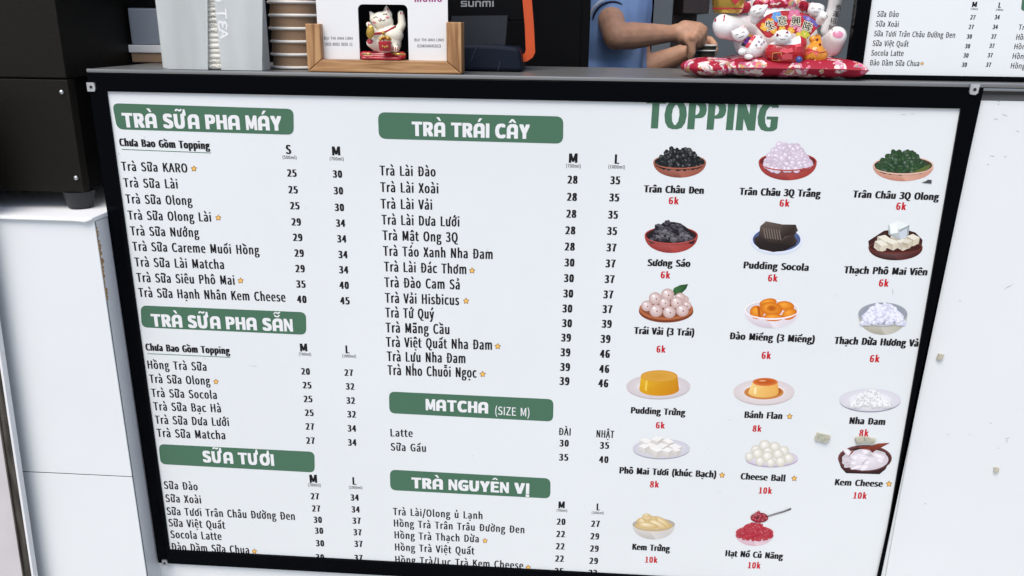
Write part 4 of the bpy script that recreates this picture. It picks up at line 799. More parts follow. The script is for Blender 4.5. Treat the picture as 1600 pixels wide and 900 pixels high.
def pic_flan(p):
    plate(p, 993, 243, 187, 77, H('d6cbca'), H('ece4e2'), H('bfb2b0'))
    p.ell(992, 246, 121, 44, H('b5631f'), H('c98648'), 32); p.ell(1000, 240, 100, 34, H('c97f3c'), H('a85a1c'), 32)
    n = 24; pts = []; cols = []
    for i in range(n+1): t = PI*i/n; pts.append((990-93*math.cos(t), 246+32*math.sin(t))); cols.append(mixc(H('f0c878'), H('e0a44e'), i/n))
    for i in range(n+1): t = PI*i/n; pts.append((1000+77*math.cos(t), 184+8*math.sin(t))); cols.append(mixc(H('e8a850'), H('f4d48c'), i/n))
    p.poly(pts, H('efc67a'), cols); p.ell(1000, 183, 77, 25, H('c0561a'), H('d9793a'), 32); p.ell(1000, 181, 66, 18, H('b84c14'), H('c8642a'), 30)
    p.ell(985, 176, 24, 4, H('f0b890'), H('e09a68'), 14); p.poly([(935, 215), (948, 218), (944, 260), (930, 252)], H('faE4ae'))
def pic_fresh_cheese(p):
    plate(p, 365, 590, 175, 60, H('cac8d0'), H('e8e7ec'), H('a19fa9'))
    random.seed(4)
    cubes(p, [(270, 560, 40, .1), (340, 548, 38, -.1), (405, 560, 36, .2), (300, 590, 42, .05), (370, 590, 40, -.1), (450, 595, 40, .1), (260, 590, 34, 0), (335, 612, 40, .12), (405, 614, 36, -.05), (455, 610, 30, .1)], H('f1eee9'), H('dad5cf'), H('c9c3bc'), .04)
def pic_cheese_ball(p):
    plate(p, 1040, 648, 161, 48, H('d1c8d5'), H('ebe7ec'), H('b8aabe'), 10)
    for (x, y, r) in ((1060, 580, 32), (945, 600, 32), (998, 572, 36), (1115, 605, 32), (905, 640, 28), (955, 622, 34), (1145, 650, 32), (1018, 612, 33), (1080, 625, 34), (1015, 640, 36), (970, 668, 30), (1095, 670, 33), (1035, 676, 28)):
        p.ell(x, y, r, r*.97, H('f8f6ee'), H('cdc8b8'), 22, off=(-.2, -.35))
def pic_aloe(p):
    plate(p, 410, 243, 181, 66, H('d4d2d8'), H('ebeaee'), H('95919e'), 7)
    dome(p, 412, 272, 122, 185, H('ececeb'), H('dddddd'))
    random.seed(9)
    L = sorted([(412+u*115, 280-v*95*(1-abs(u)**1.7), random.uniform(9, 16), random.uniform(-.8, .8)) for u, v in [(random.uniform(-1, 1), random.random()) for _ in range(110)]], key=lambda q: q[1])
    cubes(p, L, H('f2f2f0'), H('dcdcdc'), H('cdcfd0'), .06)
def pic_cream_cheese(p):
    n = 30; pts = [(380+158*math.cos(2*PI*i/n), 585+78*math.sin(2*PI*i/n)) for i in range(n)]
    p.poly([(222, 590), (240, 640), (270, 672), (465, 678), (500, 650), (538, 575)], H('3a2424'), [H('5b3232'), H('4a2a2a'), H('2c1a1a'), H('2c1a1a'), H('3a2424'), H('4d2c2c')])
    p.fan((380, 585), pts, H('55302f'), H('6a3d3b')); p.ell(382, 590, 148, 70, H('3a2020'), H('4a2a2a'), 36)
    p.ell(382, 592, 136, 64, H('ece6ea'), H('cfc6cc'), 36)
    random.seed(12)
    for i in range(24):
        x = 382+random.uniform(-105, 105); y = 592+random.uniform(-48, 50)
        p.ell(x, y, random.uniform(18, 40), random.uniform(8, 16), H('f8f5f8') if i % 3 else H('bdb2b6'), H('e2dade') if i % 3 else H('d8d0d4'), 16, random.uniform(-.7, .7))
    p.poly([(280, 580), (300, 545), (360, 515), (415, 512), (455, 498), (527, 494), (440, 540), (425, 552), (405, 535), (330, 528)], H('8f4232'), [H('6b2e24'), H('8f4232'), H('a55442'), H('8f4232'), H('a14e3c'), H('8a3c2c'), H('6b2e24'), H('5a241c'), H('7a3628'), H('a55442')])
def pic_custard(p):
    bowl(p, 372, 362, 151, 44, 470, 60, H('d6d2cc'), H('b7b1aa'), H('c9c1b4'), H('a89a86'))
    for (x, y, rx, ry, rt) in ((372, 375, 135, 38, 0), (320, 345, 70, 34, .1), (425, 352, 76, 36, .5), (350, 330, 60, 30, .25), (400, 360, 80, 24, .45), (330, 370, 76, 22, .1), (325, 312, 36, 26, .2), (322, 298, 18, 14, 0)):
        p.ell(x, y, rx, ry, H('f3e6c4'), H('cbab6c'), 24, rt, (-.3, -.5))
    front_rim(p, 372, 362, 151, 44, 7, H('b3a894'))
def pic_red_pearl(p):
    bowl(p, 1092, 420, 141, 54, 516, 60, H('e7ccd2'), H('cfa9b4'), H('c95058'), H('edd9dc'))
    dome(p, 1092, 430, 130, 360, H('b83040'))
    random.seed(14); heap(p, 1092, 440, 134, 352, 300, 9.5, H('d4424e'), H('a82838'), None)
    p.poly([(1180, 298), (1300, 262), (1352, 242), (1353, 254), (1300, 274), (1190, 306)], H('6a6466'), [H('8d8788'), H('8d8788'), H('4a4648'), H('4a4648'), H('6a6466'), H('7d7778')])
    p.ell(1126, 312, 64, 36, H('5e3036'), H('8d3a44')); heap(p, 1126, 318, 62, 272, 34, 12, H('c23a4a'), H('8a1a2c'), H('f0b0b6'))
pics = [
 ('black tapioca pearls in a clay bowl', T1, pic_black_pearl, ('Trân Châu Đen', 195, 730, 598, 741, 47), ('6k', 396, 787, 68, 46), None),
 ('pink jelly pearls in a red bowl', T1, pic_pink_pearl, ('Trân Châu 3Q Trắng', 834, 747, 1380, 763, 47), ('6k', 1137, 803, 68, 46), None),
 ('green jelly pearls on a pale clay dish', T2, pic_green_pearl, ('Trân Châu 3Q Olong', 307, 765, 886, 784, 47), ('6k', 631, 824, 68, 48), None),
 ('black jelly cubes in a red bowl', T3, pic_grass_jelly, ('Sương Sáo', 192, 358, 445, 364, 40), ('6k', 298, 411, 57, 40), None),
 ('chocolate pudding slabs on a blue plate', T3, pic_choc_pudding, ('Pudding Socola', 755, 372, 1137, 387, 40), ('6k', 926, 429, 57, 40), None),
 ('peeled lychees with a leaf on a clay dish', T3, pic_lychee, ('Trái Vải (3 Trái)', 113, 756, 467, 768, 40), ('6k', 272, 846, 54, 39), None),
 ('orange peach halves in a white bowl', T3, pic_peach, ('Đào Miếng (3 Miếng)', 672, 787, 1172, 808, 40), ('6k', 888, 882, 56, 40), None),
 ('cheese cubes in a dark brown bowl', T4, pic_cheese_cube, ('Thạch Phô Mai Viên', 200, 370, 652, 382, 38), ('6k', 416, 423, 54, 38), None),
 ('white coconut jelly in a grey bowl', T4, pic_coconut, ('Thạch Dừa Hương Vả', 148, 752, 604, 767, 38), ('6k', 367, 832, 54, 38), None),
 ('golden egg pudding on a white plate', T5, pic_egg_pudding, ('Pudding Trứng', 178, 374, 512, 389, 38), ('6k', 358, 448, 56, 38), None),
 ('caramel flan in its sauce on a white plate', T5, pic_flan, ('Bánh Flan', 872, 402, 1104, 410, 39), ('8k', 949, 468, 56, 38), (1150, 394, 20)),
 ('white cheese chunks on a white plate', T5, pic_fresh_cheese, ('Phô Mai Tươi (khúc Bạch)', 108, 742, 700, 768, 39), ('8k', 322, 809, 56, 38), (737, 753, 20)),
 ('round white cheese balls piled on a plate', T5, pic_cheese_ball, ('Cheese Ball', 848, 778, 1124, 791, 38), ('10k', 1000, 847, 82, 38), (1178, 773, 20)),
 ('clear aloe cubes on a white plate', T6, pic_aloe, ('Nha Đam', 287, 383, 497, 390, 39), ('8k', 372, 436, 56, 38), None),
 ('whipped cream cheese in a brown bowl with a spoon', T6, pic_cream_cheese, ('Kem Cheese', 202, 742, 483, 752, 36), ('10k', 349, 803, 80, 37), (521, 735, 20)),
 ('swirled custard cream in a white bowl', T7, pic_custard, ('Kem Trứng', 218, 543, 488, 557, 43), ('10k', 354, 615, 90, 42), None),
 ('red popping pearls lifted on a spoon', T7, pic_red_pearl, ('Hạt Nổ Củ Năng', 882, 589, 1295, 611, 43), ('10k', 1088, 655, 92, 44), None)]
for desc, t, fn, cap, price, st in pics:
    p = Print(org=t); random.seed(11); fn(p); pic = p.build('food_picture', board); pic['label'] = 'printed picture of '+desc
    tx, a, ya, b, yb, cp = cap
    p = Print(org=t); p.text(tx, a, ya, b, (yb-ya)/(b-a), cp, INKB, bold=0.20, space=0.02)
    p.build('caption', pic)
    if st: p = Print(org=t); p.star(*st); p.build('star_mark', pic)
    p = Print(org=t); p.ctext(price[0], price[1], price[2], price[3], price[4], 0.03, RED, bold=0.15); p.build('price', pic)

random.seed(77)
for (x, y, L, a, wd_) in ((762, 390, 5, 1.2, .8), (766, 396, 3, .3, .7), (500, 283, 4, .4, .7), (478, 325, 4, 1.4, .8), (226, 214, 4, .5, .9), (186, 240, 5, 1.0, .9), (739, 712, 4, .9, .8), (1140, 656, 7, .02, .7), (1125, 768, 5, 1.4, .7), (1395, 456, 12, 1.55, 1.3), (1307, 462, 3, .6, .8), (1412, 179, 12, .12, 1.0), (1426, 178, 7, .1, .9), (396, 572, 16, .12, .7), (320, 560, 10, .3, .6), (628, 205, 3, .4, .8), (1106, 700, 3, 1, .7)):
    p = Print(); dx, dy = math.cos(a)*L/2, math.sin(a)*L/2; nx, ny = -math.sin(a)*wd_*.6, math.cos(a)*wd_*.6
    p.poly([(x-dx, y-dy), (x-dx*.2+nx, y-dy*.2+ny), (x+dx, y+dy), (x+dx*.3-nx*.7, y+dy*.3-ny*.7)], hexc('b4b8bb')); p.build('smudge_mark', board)
# dried jelly bits stuck on the board and the wall
def jelly_bit(px, py, w_, h_, y, label, seed):
    random.seed(seed); c = onY(px, py, y); k = abs((onY(px+1, py, y)-c).x)
    mb = MB(); bm = bmesh.new(); bmesh.ops.create_cube(bm, size=1)
    bmesh.ops.subdivide_edges(bm, edges=bm.edges[:], cuts=2, use_grid_fill=True)
    an = random.uniform(-.3, .3); sx, sz = w_*k, h_*k
    for v in bm.verts:
        p = v.co.copy(); p.x *= sx*random.uniform(.86, 1.06); p.z *= sz*random.uniform(.82, 1.06); dpt = (0.5-p.y)*min(.0045, sz*.4)*random.uniform(.8, 1.1)
        v.co = Vector((c.x+p.x*math.cos(an)-p.z*math.sin(an), y-0.0002-dpt if v.co.y < .49 else y-.0002, c.z+p.x*math.sin(an)+p.z*math.cos(an)))
    mb.add_bm(bm); o = mb.build('jelly_piece', M['jelly'], loc=(c.x, y, c.z), fixn=True, smooth=35)
    tag(o, label, 'food scrap', 'dried jelly bits stuck to the counter front')
jelly_bit(1284.5, 683, 21, 14, -0.0003, 'larger grey-green jelly scrap stuck alone left of the cream cheese bowl picture', 1)
jelly_bit(1342.5, 687, 12, 13, -0.0003, 'pale creamy jelly scrap stuck just below the red aloe price', 2)
jelly_bit(1357.5, 687.5, 18, 11, -0.0003, 'grey jelly scrap stuck right beside the pale one above the brown spoon', 3)
jelly_bit(1468, 557, 8, 11, 0.0037, 'small yellowish jelly scrap stuck on the white wall beside the frame', 4)
jelly_bit(1556, 733, 7, 9, 0.0037, 'tiny crumbling jelly scrap low on the white wall at right', 5)

# ================================================================== LEFT CABINET
yc = -0.045
cT = onY(100, 338, yc).z; cR = onY(144, 341, yc).x; cR2 = onY(231, 900, yc).x
cab = thing('side_cabinet', 'lower white cabinet left of the menu, with chipped front edge and panel seam', 'cabinet', (-1.0, 0.15, 0))
seam = onY(120, 741, yc).z
x_left = -1.75
xr = (cR+cR2)/2
g = MB(); g.box((x_left, yc, seam+0.0009), (xr, yc+0.0025, cT-0.008), 0.0005); g.build('upper_panel', M['laminate'], cab)
g = MB(); g.box((x_left, yc, 0.03), (xr, yc+0.0025, seam-0.0009), 0.0005); g.build('lower_panel', M['laminate'], cab)
g = MB(); g.box((x_left+0.01, yc+0.0045, 0.03), (xr-0.0006, 0.9, cT-0.009)); g.build('carcass', M['laminate_grey'], cab)
g = MB(); g.box((xr-0.03, yc+0.00255, 0.03), (xr-0.0001, yc+0.00445, cT-0.009)); g.box((x_left+.01, yc+0.0008, seam-.0008), (xr-.0006, yc+.0025, seam+.0008)); g.build('dark_seam', M['dark'], cab)
g = MB(); g.box((x_left, yc-0.004, cT-0.0078), (xr+0.001, 0.9, cT), 0.0015); g.build('top_sheet', M['laminate_grey'], cab, smooth=40)
g = MB(); random.seed(31)
z = cT-0.012; zz = [z]
for (pa, pb) in ((355, 372), (376, 402), (403, 446), (450, 470)):
    za, zb = onY(150, pa, yc).z, onY(150, pb, yc).z; n = 16; L = []; Rr = []
    for i in range(n+1):
        q = za+(zb-za)*i/n; L.append(Vector((xr+0.0006, yc+0.0026, q))); Rr.append(Vector((xr+0.0006, yc+0.004+(random.choice((.0005, .002, .004, .006, .0075))*random.uniform(.6, 1.1) if 0 < i < n else 0), q)))
    g.prism(L+Rr[::-1], (-0.0012, 0, 0))
g.build('chipped_edge', M['fibre'], cab, fixn=True)
g = MB(); g.tube([(x_left, yc-0.0035, cT-0.0045), (xr-0.03, yc-0.0045, cT-0.005), (xr-0.012, yc-0.006, cT-0.006), (xr+0.001, yc-0.004, cT-0.002)], 0.0028, 8); g.build('peeling_lip', M['laminate'], cab, smooth=True)

# leaning panel with a metal edge at the far left
ys = -0.075
def sl(px, py): return onY(px, py, ys)
pn = thing('edge_panel', 'pinkish board with worn metal edging standing in front of the cabinet', 'panel', (sl(20, 700).x, ys, 0))
a0, a1 = sl(-12, 470), sl(57, 930)
def off(p, dx, y): return Vector((p.x+dx, y, p.z))
a1e = a0+(a1-a0)*((0.012-a0.z)/(a1.z-a0.z))
a0e = a0+(a1-a0)*((1.0-a0.z)/(a1.z-a0.z))
g = MB(); g.prism([off(a0e, 0, ys), off(a1e, 0, ys), off(a1e, -0.004, ys), off(a0e, -0.004, ys)], (0, 0.012, 0)); g.build('worn_lip', M['laminate_grey'], pn, fixn=True)
g = MB(); g.prism([off(a0e, -0.0042, ys+0.004), off(a1e, -0.0042, ys+0.004), off(a1e, -0.019, ys+0.002), off(a0e, -0.019, ys+0.002)], (0, 0.006, 0))
M['worn'] = mat('worn_dark_metal', (0.085, 0.075, 0.062), 0.5, metal=0.4, noise=(30, 0.7, (3, 3, .35)), bump=(160, 0.5))
g.build('metal_edging', M['worn'], pn, fixn=True)
g = MB(); g.prism([off(a0e, -0.0192, ys-0.001), off(a1e, -0.0192, ys-0.001), off(a1e, -0.0218, ys-0.001), off(a0e, -0.0218, ys-0.001)], (0, 0.012, 0)); g.build('inner_bead', M['worn'], pn, fixn=True)
g = MB(); g.prism([off(a0e, -0.022, ys+0.003), off(a1e, -0.022, ys+0.003), off(a1e, -0.5, ys+0.003), off(a0e, -0.5, ys+0.003)], (0, 0.025, 0)); g.build('panel_board', M['mauve'], pn, fixn=True)

# ================================================================== BLACK MACHINE
foot_f = onZ(122, 326, cT); ym = foot_f.y-0.012
mz0 = onY(60, 299, ym).z; msplit = onY(60, 123, ym).z; mxr = onY(131, 299, ym).x
mx_top = onY(82, 0, ym).x
mach = thing('drink_machine', 'black powder coated machine on rubber feet on the left cabinet', 'machine', (mxr-0.25, ym+0.15, cT))
mdep = 0.36
g = MB(); g.box((mxr-0.5, ym+0.003, msplit+0.001), (mxr-0.0025, ym+mdep, mz0+0.75), 0.002); g.build('upper_body', M['machine'], mach)
g = MB(); g.box((mxr-0.5, ym, mz0), (mxr, ym+0.02, msplit-0.001), 0.0015); lp = g.build('lower_panel', M['machine'], mach)
g = MB(); g.box((mxr-0.495, ym+0.0205, mz0+0.004), (mxr-0.004, ym+mdep-0.01, msplit)); g.build('lower_body', M['black'], mach)
for (px, py) in ((96, 144), (118.5, 278)):
    c = onY(px, py, ym-0.001); g = MB(); g.lathe((c.x, c.y, c.z), [(0.0001, -0.0022), (0.0025, -0.002), (0.0039, -0.0006), (0.0039, 0.001)], 20, 'Y'); s_ = g.build('screw', M['screw'], lp, smooth=50, fixn=True)
    g = MB(); g.box((c.x-0.0018, c.y-0.0026, c.z-0.0004), (c.x+0.0018, c.y-0.00215, c.z+0.0004)); g.box((c.x-0.0004, c.y-0.0027, c.z-0.0018), (c.x+0.0004, c.y-0.0023, c.z+0.0018))
for (fx, fy) in ((onZ(122, 326, cT).x, ym+0.022), (mxr-0.46, ym+0.022), (onZ(122, 326, cT).x, ym+0.31), (mxr-0.46, ym+0.31)):
    g = MB(); g.lathe((fx, fy, cT), [(0.017, 0.0003), (0.020, 0.002), (0.0255, mz0-cT-0.001)], 36); g.build('rubber_foot', M['rubber'], mach, smooth=50, fixn=True)

# ================================================================== STRAW DISPENSER
yd = 0.012; dz0 = LZ
def D(px, py, y=yd): return onY(px, py, y)
disp = thing('straw_dispenser', 'frosted acrylic straw dispenser with a tapering slot at the counter left', 'dispenser', (D(330, 105).x, yd+0.05, dz0))
zt = D(300, -60).z; zt_l = zt
def quad(mb, pts, depth): mb.prism([Vector((p.x, p.y, max(p.z, dz0+0.0005))) for p in pts], (0, depth, 0))
g = MB(); quad(g, [D(262, 113), D(236, -60), D(323.5, -60), D(325, 113)], 0.003); fl = g.build('front_panel', M['frost'], disp, fixn=True)
g = MB(); quad(g, [D(346, 113), D(329, -60), D(410.5, -60), D(409.5, 113)], 0.003); frp = g.build('front_panel', M['frost'], disp, fixn=True)
xl = D(262, 110).x; xr_ = D(410, 110).x
g = MB(); g.box((xr_-0.003, yd+0.0032, dz0+0.0005), (xr_+0.0006, yd+0.032, zt)); g.build('side_panel', M['frost'], disp)
g = MB(); g.prism([Vector((D(262, 113).x+0.001, yd+0.0032, dz0+.0005)), Vector((D(236, -60).x+0.001, yd+0.0032, zt)), Vector((D(236, -60).x+0.004, yd+0.0032, zt)), Vector((D(262, 113).x+0.004, yd+0.0032, dz0+.0005))], (0, 0.03, 0)); g.build('side_panel', M['frost'], disp, fixn=True)
g = MB(); g.box((xl-0.024, yd+0.0335, dz0+0.0005), (xr_, yd+0.0365, zt)); g.build('back_panel', M['frost'], disp)
# white lettering that reads downwards
p = Print(y=yd, base=0.0003); M['letter'] = M['matte']
def vtext(ch, cx, cy, w_, h_):
    """glyph turned a quarter clockwise; w_ along the picture's x is its height"""
    pts, faces = glyphs(ch); a, b, lo, hi = bbox(pts); k = abs((p.P(cx+1, cy)-p.P(cx, cy)).x); c = p.P(cx, cy)
    for dx, dw in ((-0.0006, -.0005), (0.0006, .0005), (-.0006, .0005), (.0006, -.0005)):
        q = [(((yy-lo)/(hi-lo)-.5)*w_*k+dw, -((x-a)/(b-a)-.5)*h_*k+dx) for x, yy, _ in pts]
        p.verts2d(q, faces, c, Vector((1, 0, 0)), Vector((0, 0, 1)), WHITE)
vtext('O', 341, -6, 14, 16); vtext('T', 346.5, 21, 15, 15); vtext('3', 348, 40, 14, -14); vtext('A', 350, 53, 13, 14)
vtext('O', 339, -24, 14, 16)
o = p.build('white_lettering', frp)
# wrapped straws lying across in the slot
straw_pr = None; random.seed(9)
ztop = D(335, 2).z; n_s = 14
for i in range(n_s):
    py = 104-i*8.05; c = D(334, py, yd+0.010); 
    if straw_pr is None:
        r = 0.0044; g = MB(); g.tube([(-0.024, 0, 0), (0.024, 0, 0)], r, 14)
        me_mb = g
        st = thing('paper_straw', 'x', 'straw', (c.x, c.y, c.z), 'paper-wrapped straws lying in the dispenser slot'); ORG[st] = Vector((0, 0, 0))
        g.build('wrapper', M['paper'], st, smooth=60)
        pk = MB(); pk.col = H('5b6058'); random.seed(2)
        for j in range(16):
            x = random.uniform(-.012, .012); a = -PI/2+random.uniform(-.5, .6); ry = 0.00455
            pk.poly([(x, ry*math.sin(a), ry*math.cos(a)), (x+.0012, ry*math.sin(a), ry*math.cos(a)), (x+.0016, ry*math.sin(a+.25), ry*math.cos(a+.25)), (x+.0004, ry*math.sin(a+.25), ry*math.cos(a+.25))])
        pk.build('printed_marks', M['matte'], st); straw_pr = st
    else:
        st = straw_pr.copy(); COL.objects.link(st)
        for ch_ in straw_pr.children:
            if ch_.name.startswith('wrapper') or i in (1, 7, 8, 9, 10, 11, 12):
                c_ = ch_.copy(); COL.objects.link(c_); c_.parent = st
        st.location = (c.x+random.uniform(-.003, .003), c.y+random.uniform(-.001, .001), c.z); st.rotation_euler = (random.uniform(-.5, .5), random.uniform(-.02, .02), random.uniform(-.02, .02))
    st['label'] = 'white paper-wrapped straw lying in the dispenser slot, with green print' if i in (0, 1, 7, 8, 9, 10, 11, 12) else 'plain white paper-wrapped straw lying in the dispenser slot'
    st['group'] = 'printed straws in the dispenser slot' if i in (0, 1, 7, 8, 9, 10, 11, 12) else 'plain straws in the dispenser slot'

# ================================================================== KRAFT CUPS
yk = 0.062
def kraft_cup(cx, cy, z, rb=0.0445, rt=0.0318, h=0.108):
    t = thing('kraft_cup', '', 'paper cup', (cx, cy, z)); 
    g = MB(); g.lathe((cx, cy, z), [(rb-0.0015, 0.003), (rb-0.001, 0.004), (rt, h-0.004), (rt-0.001, h), (rt-0.004, h-0.004)], 48); g.build('sleeve', M['kraft'], t, smooth=50)
    g = MB(); g.lathe((cx, cy, z), [(rb-0.002, 0.0), (rb+0.0004, 0.0006), (rb+0.0016, 0.0022), (rb+0.0008, 0.0042), (rb-0.0012, 0.0052)], 48); g.build('rolled_rim', M['rim'], t, smooth=True)
    return t
ck = onY(454, 106, yk)
step = abs(onY(454, 76, yk).z-onY(454, 55.5, yk).z)
k0 = kraft_cup(ck.x, yk+0.045, LZ+0.0003); 
names = ['lowest', 'second from the bottom', 'third from the bottom', 'fourth from the bottom', 'fifth from the bottom', 'sixth from the bottom', 'topmost']
cups = [k0]
for i in range(1, 7):
    c = copy_tree(k0); c.location = (ck.x+(-.0006, .0004, -.0008, .0006, -.0004, 0)[i-1], yk+0.045, LZ+0.0003+step*i); cups.append(c)
for c, nme in zip(cups, names):
    c['label'] = 'upside-down kraft cup, %s in the cup stack' % nme; c['group'] = 'stacked kraft cups beside the wooden stand'
# cups and a grey box behind the dispenser
yg = 0.215; cb = onY(255, 100, yg)
kb = thing('kraft_carton', 'brown kraft carton with a white lid between the machine and the straw dispenser', 'carton', (cb.x, yg+.05, LZ+.0003))
z1, z2, z3 = onY(242, 83, yg).z, onY(242, 70.5, yg).z, onY(242, 12, yg).z
g = MB(); g.box((cb.x-.06, yg, LZ+.0003), (cb.x+.06, yg+.10, z1), .002); g.build('carton_body', M['kraft'], kb)
g = MB(); g.box((cb.x-.063, yg-.003, z1+.0003), (cb.x+.063, yg+.103, z2), .002); g.build('white_lid', M['card'], kb)
gb = thing('grey_box', 'bluish grey plastic box standing on the white carton lid', 'box', (cb.x, yg+.05, z2+.0003))
g = MB(); g.box((cb.x-.058, yg+.002, z2+.0003), (cb.x+.058, yg+.098, z3), .004); g.build('box_body', mat('bluish_grey_plastic', (0.24, 0.27, 0.31), 0.5, noise=(6, .05)), gb)
g = MB(); g.box((cb.x-.058, yg+.001, z3+.0003), (cb.x+.058, yg+.098, z3+.006), .001); g.build('box_lid', M['black'], gb)

# ================================================================== WOODEN STAND WITH PAYMENT CARD
yw = 0.008
def Wp(px, py, y=yw): return onY(px, py, y)
wd = thing('wooden_stand', 'U-shaped wooden stand holding the payment card on the counter ledge', 'card stand', (Wp(600, 113).x, yw+0.02, LZ))
b0 = Wp(481, 113); b1 = Wp(721, 114.5); bt = Wp(600, 94.5).z; pt = Wp(488, 37).z; pt2 = Wp(708, 34.5).z
pw_ = 0.024; dw = 0.04; zb = LZ+0.0004
g = MB(); g.prism([Vector((b0.x+0.0003, yw, zb)), Vector((b1.x-0.0003, yw, zb)), Vector((b1.x-pw_, yw, bt)), Vector((b0.x+pw_, yw, bt))], (0, dw, 0)); q = g.build('base_bar', M['wood'], wd, fixn=True); uvbox(q, 0)
for (xa, xb, ptz) in ((b0.x, b0.x+pw_, pt), (b1.x, b1.x-pw_, pt2)):
    g = MB(); s = 1 if xb > xa else -1
    g.prism([Vector((xa, yw+0.0004, zb+0.0006)), Vector((xb-s*0.0003, yw+0.0004, bt+0.0006)), Vector((xb-s*0.0003, yw+0.0004, ptz)), Vector((xa, yw+0.0004, ptz))], (0, dw-0.0008, 0))
    q = g.build('post', M['wood'], wd, fixn=True); uvbox(q, 2)
for ch in wd.children:
    bv = ch.modifiers.new('b', 'BEVEL'); bv.width = 0.0014; bv.segments = 2; bv.limit_method = 'ANGLE'; bv.angle_limit = 0.8
yq = yw+0.016
def Q(px, py): return onY(px, py, yq)
card = thing('payment_card', 'white payment card with two name blocks and a window, in the wooden stand', 'card', (Q(605, 90).x, yq, bt))
zct = Q(600, -45).z; zcb = bt+0.0002; cxl = Q(497, 60).x; cxr = Q(700, 60).x
wl, wr_, wt, wb = Q(561, 60).x, Q(638, 60).x, Q(600, 7).z, zcb
g = MB(); g.box((cxl, yq, zcb), (wl, yq+0.003, zct)); g.box((wr_, yq, zcb), (cxr, yq+0.003, zct))
rr = 0.008; arc = [Vector((wl+rr-rr*math.sin(t), yq, wt-rr+rr*math.cos(t))) for t in [i*PI/2/6 for i in range(6, -1, -1)]]
arc2 = [Vector((wr_-rr+rr*math.sin(t), yq, wt-rr+rr*math.cos(t))) for t in [i*PI/2/6 for i in range(7)]]
g.prism([Vector((wl, yq, wt-rr))]+arc[1:]+arc2+[Vector((wr_, yq, zct)), Vector((wl, yq, zct))], (0, 0.003, 0))
cs = g.build('card_sheet', M['card'], card, fixn=True)
C2 = (400, 0, 500/1600)
p = Print(y=yq, org=C2)
gi = H('3a3d44')
for (tx, x0, y0, x1, cp) in (('BUI THI ANH LINH', 341, 198, 483, 14), ('1903 8093 3650 11', 343, 228, 483, 15), ('BUI THI ANH LINH', 793, 206, 938, 14), ('0345464263', 807, 237, 924, 15)):
    p.text(tx, x0, y0, x1, 0.004, cp, gi, bold=0.03)
p.build('name_lettering', card)
p = Print(y=yq, org=C2); p.text('momo', 793, 9, 930, 0.0, 30, H('9c2078'), bold=0.14, space=1.0); p.build('brand_lettering', card)

# ================================================================== SMALL LUCKY CAT IN THE CARD WINDOW
yv = 0.038; S2 = (400, 0, 500/1600)
def V(zx, zy, dy=0.0): return onY(S2[0]+zx*S2[2], S2[1]+zy*S2[2], yv+dy)
ku = abs((V(601, 100)-V(600, 100)).x)
cat = thing('waving_cat', 'small cream lucky cat waving its paw on a red base, in the card window', 'figurine', (V(640, 290).x, yv, bt))
mb = MB()
mb.sphere(V(650, 215), (78*ku, 62*ku, 66*ku)); mb.sphere(V(668, 175), (70*ku, 55*ku, 50*ku))
mb.sphere(V(632, 108), (56*ku, 50*ku, 48*ku), rot=Matrix.Rotation(0.25, 3, 'Y'))
mb.cone(V(700, 170), V(730, 125), 26*ku, 20*ku); mb.cone(V(730, 125), V(725, 70), 20*ku, 17*ku)
mb.cone(V(600, 170, -.015), V(575, 140, -.02), 20*ku, 15*ku); mb.cone(V(575, 140, -.02), V(563, 122, -.022), 14*ku, 13*ku)
mb.cone(V(600, 230, -.012), V(574, 215, -.02), 26*ku, 22*ku); mb.cone(V(690, 240, -.012), V(698, 245, -.02), 22*ku, 18*ku)
for (tx, ty, bx, by) in ((572, 62, 595, 95), (652, 34, 655, 75)):
    mb.cone(V(tx, ty), V(bx, by), 7*ku, 27*ku)
b = blob(mb, 0.0011, 5)
for i, v in enumerate(b.v): b.c[i] = H('efe8d4')
tree_ = bvh(b)
def drape(points2, tree, f2w, col, mb, out=0.0006, y0=-0.3):
    """flat outline laid on a surface: each point is dropped straight back onto it"""
    ids = []
    for q in points2:
        w_ = f2w(*q); hit = tree.ray_cast(CAM, (w_-CAM).normalized())
        if hit[0] is None: return
        nn = hit[1] if hit[1].y < 0 else -hit[1]
        ids.append(mb.vert(hit[0]+nn*out, col))
    mb.face(ids)
def dstroke(pts, wdt, tree, f2w, col, mb, out=0.0006):
    for (a, b_) in zip(pts, pts[1:]):
        a = Vector(a); b_ = Vector(b_); d = b_-a; n_ = Vector((-d.y, d.x)).normalized()*wdt/2; m_ = max(1, int(d.length/8))
        for i in range(m_):
            p0, p1 = a+d*(i/m_), a+d*((i+1)/m_)
            drape([tuple(p0+n_), tuple(p1+n_), tuple(p1-n_), tuple(p0-n_)], tree, f2w, col, mb, out)
def dell(cx, cy, rx, ry, tree, f2w, col, mb, out=0.0006, n=16, rot=0):
    def pt(k, t): return (cx+k*(rx*math.cos(t)*math.cos(rot)-ry*math.sin(t)*math.sin(rot)), cy+k*(rx*math.cos(t)*math.sin(rot)+ry*math.sin(t)*math.cos(rot)))
    for i in range(n):
        t0, t1 = 2*PI*i/n, 2*PI*(i+1)/n
        drape([(cx, cy), pt(.5, t0), pt(.5, t1)], tree, f2w, col, mb, out); drape([pt(.5, t0), pt(1, t0), pt(1, t1), pt(.5, t1)], tree, f2w, col, mb, out)
body = b.build('cat_body', M['paint'], cat, smooth=True)
fm = MB(); dk = H('4a3028'); rd = H('b01c2c'); V2 = lambda x, y: V(x, y)
dstroke([(588, 92), (600, 84), (612, 88)], 3, tree_, V2, dk, fm); dstroke([(634, 74), (646, 70), (656, 76)], 3, tree_, V2, dk, fm)
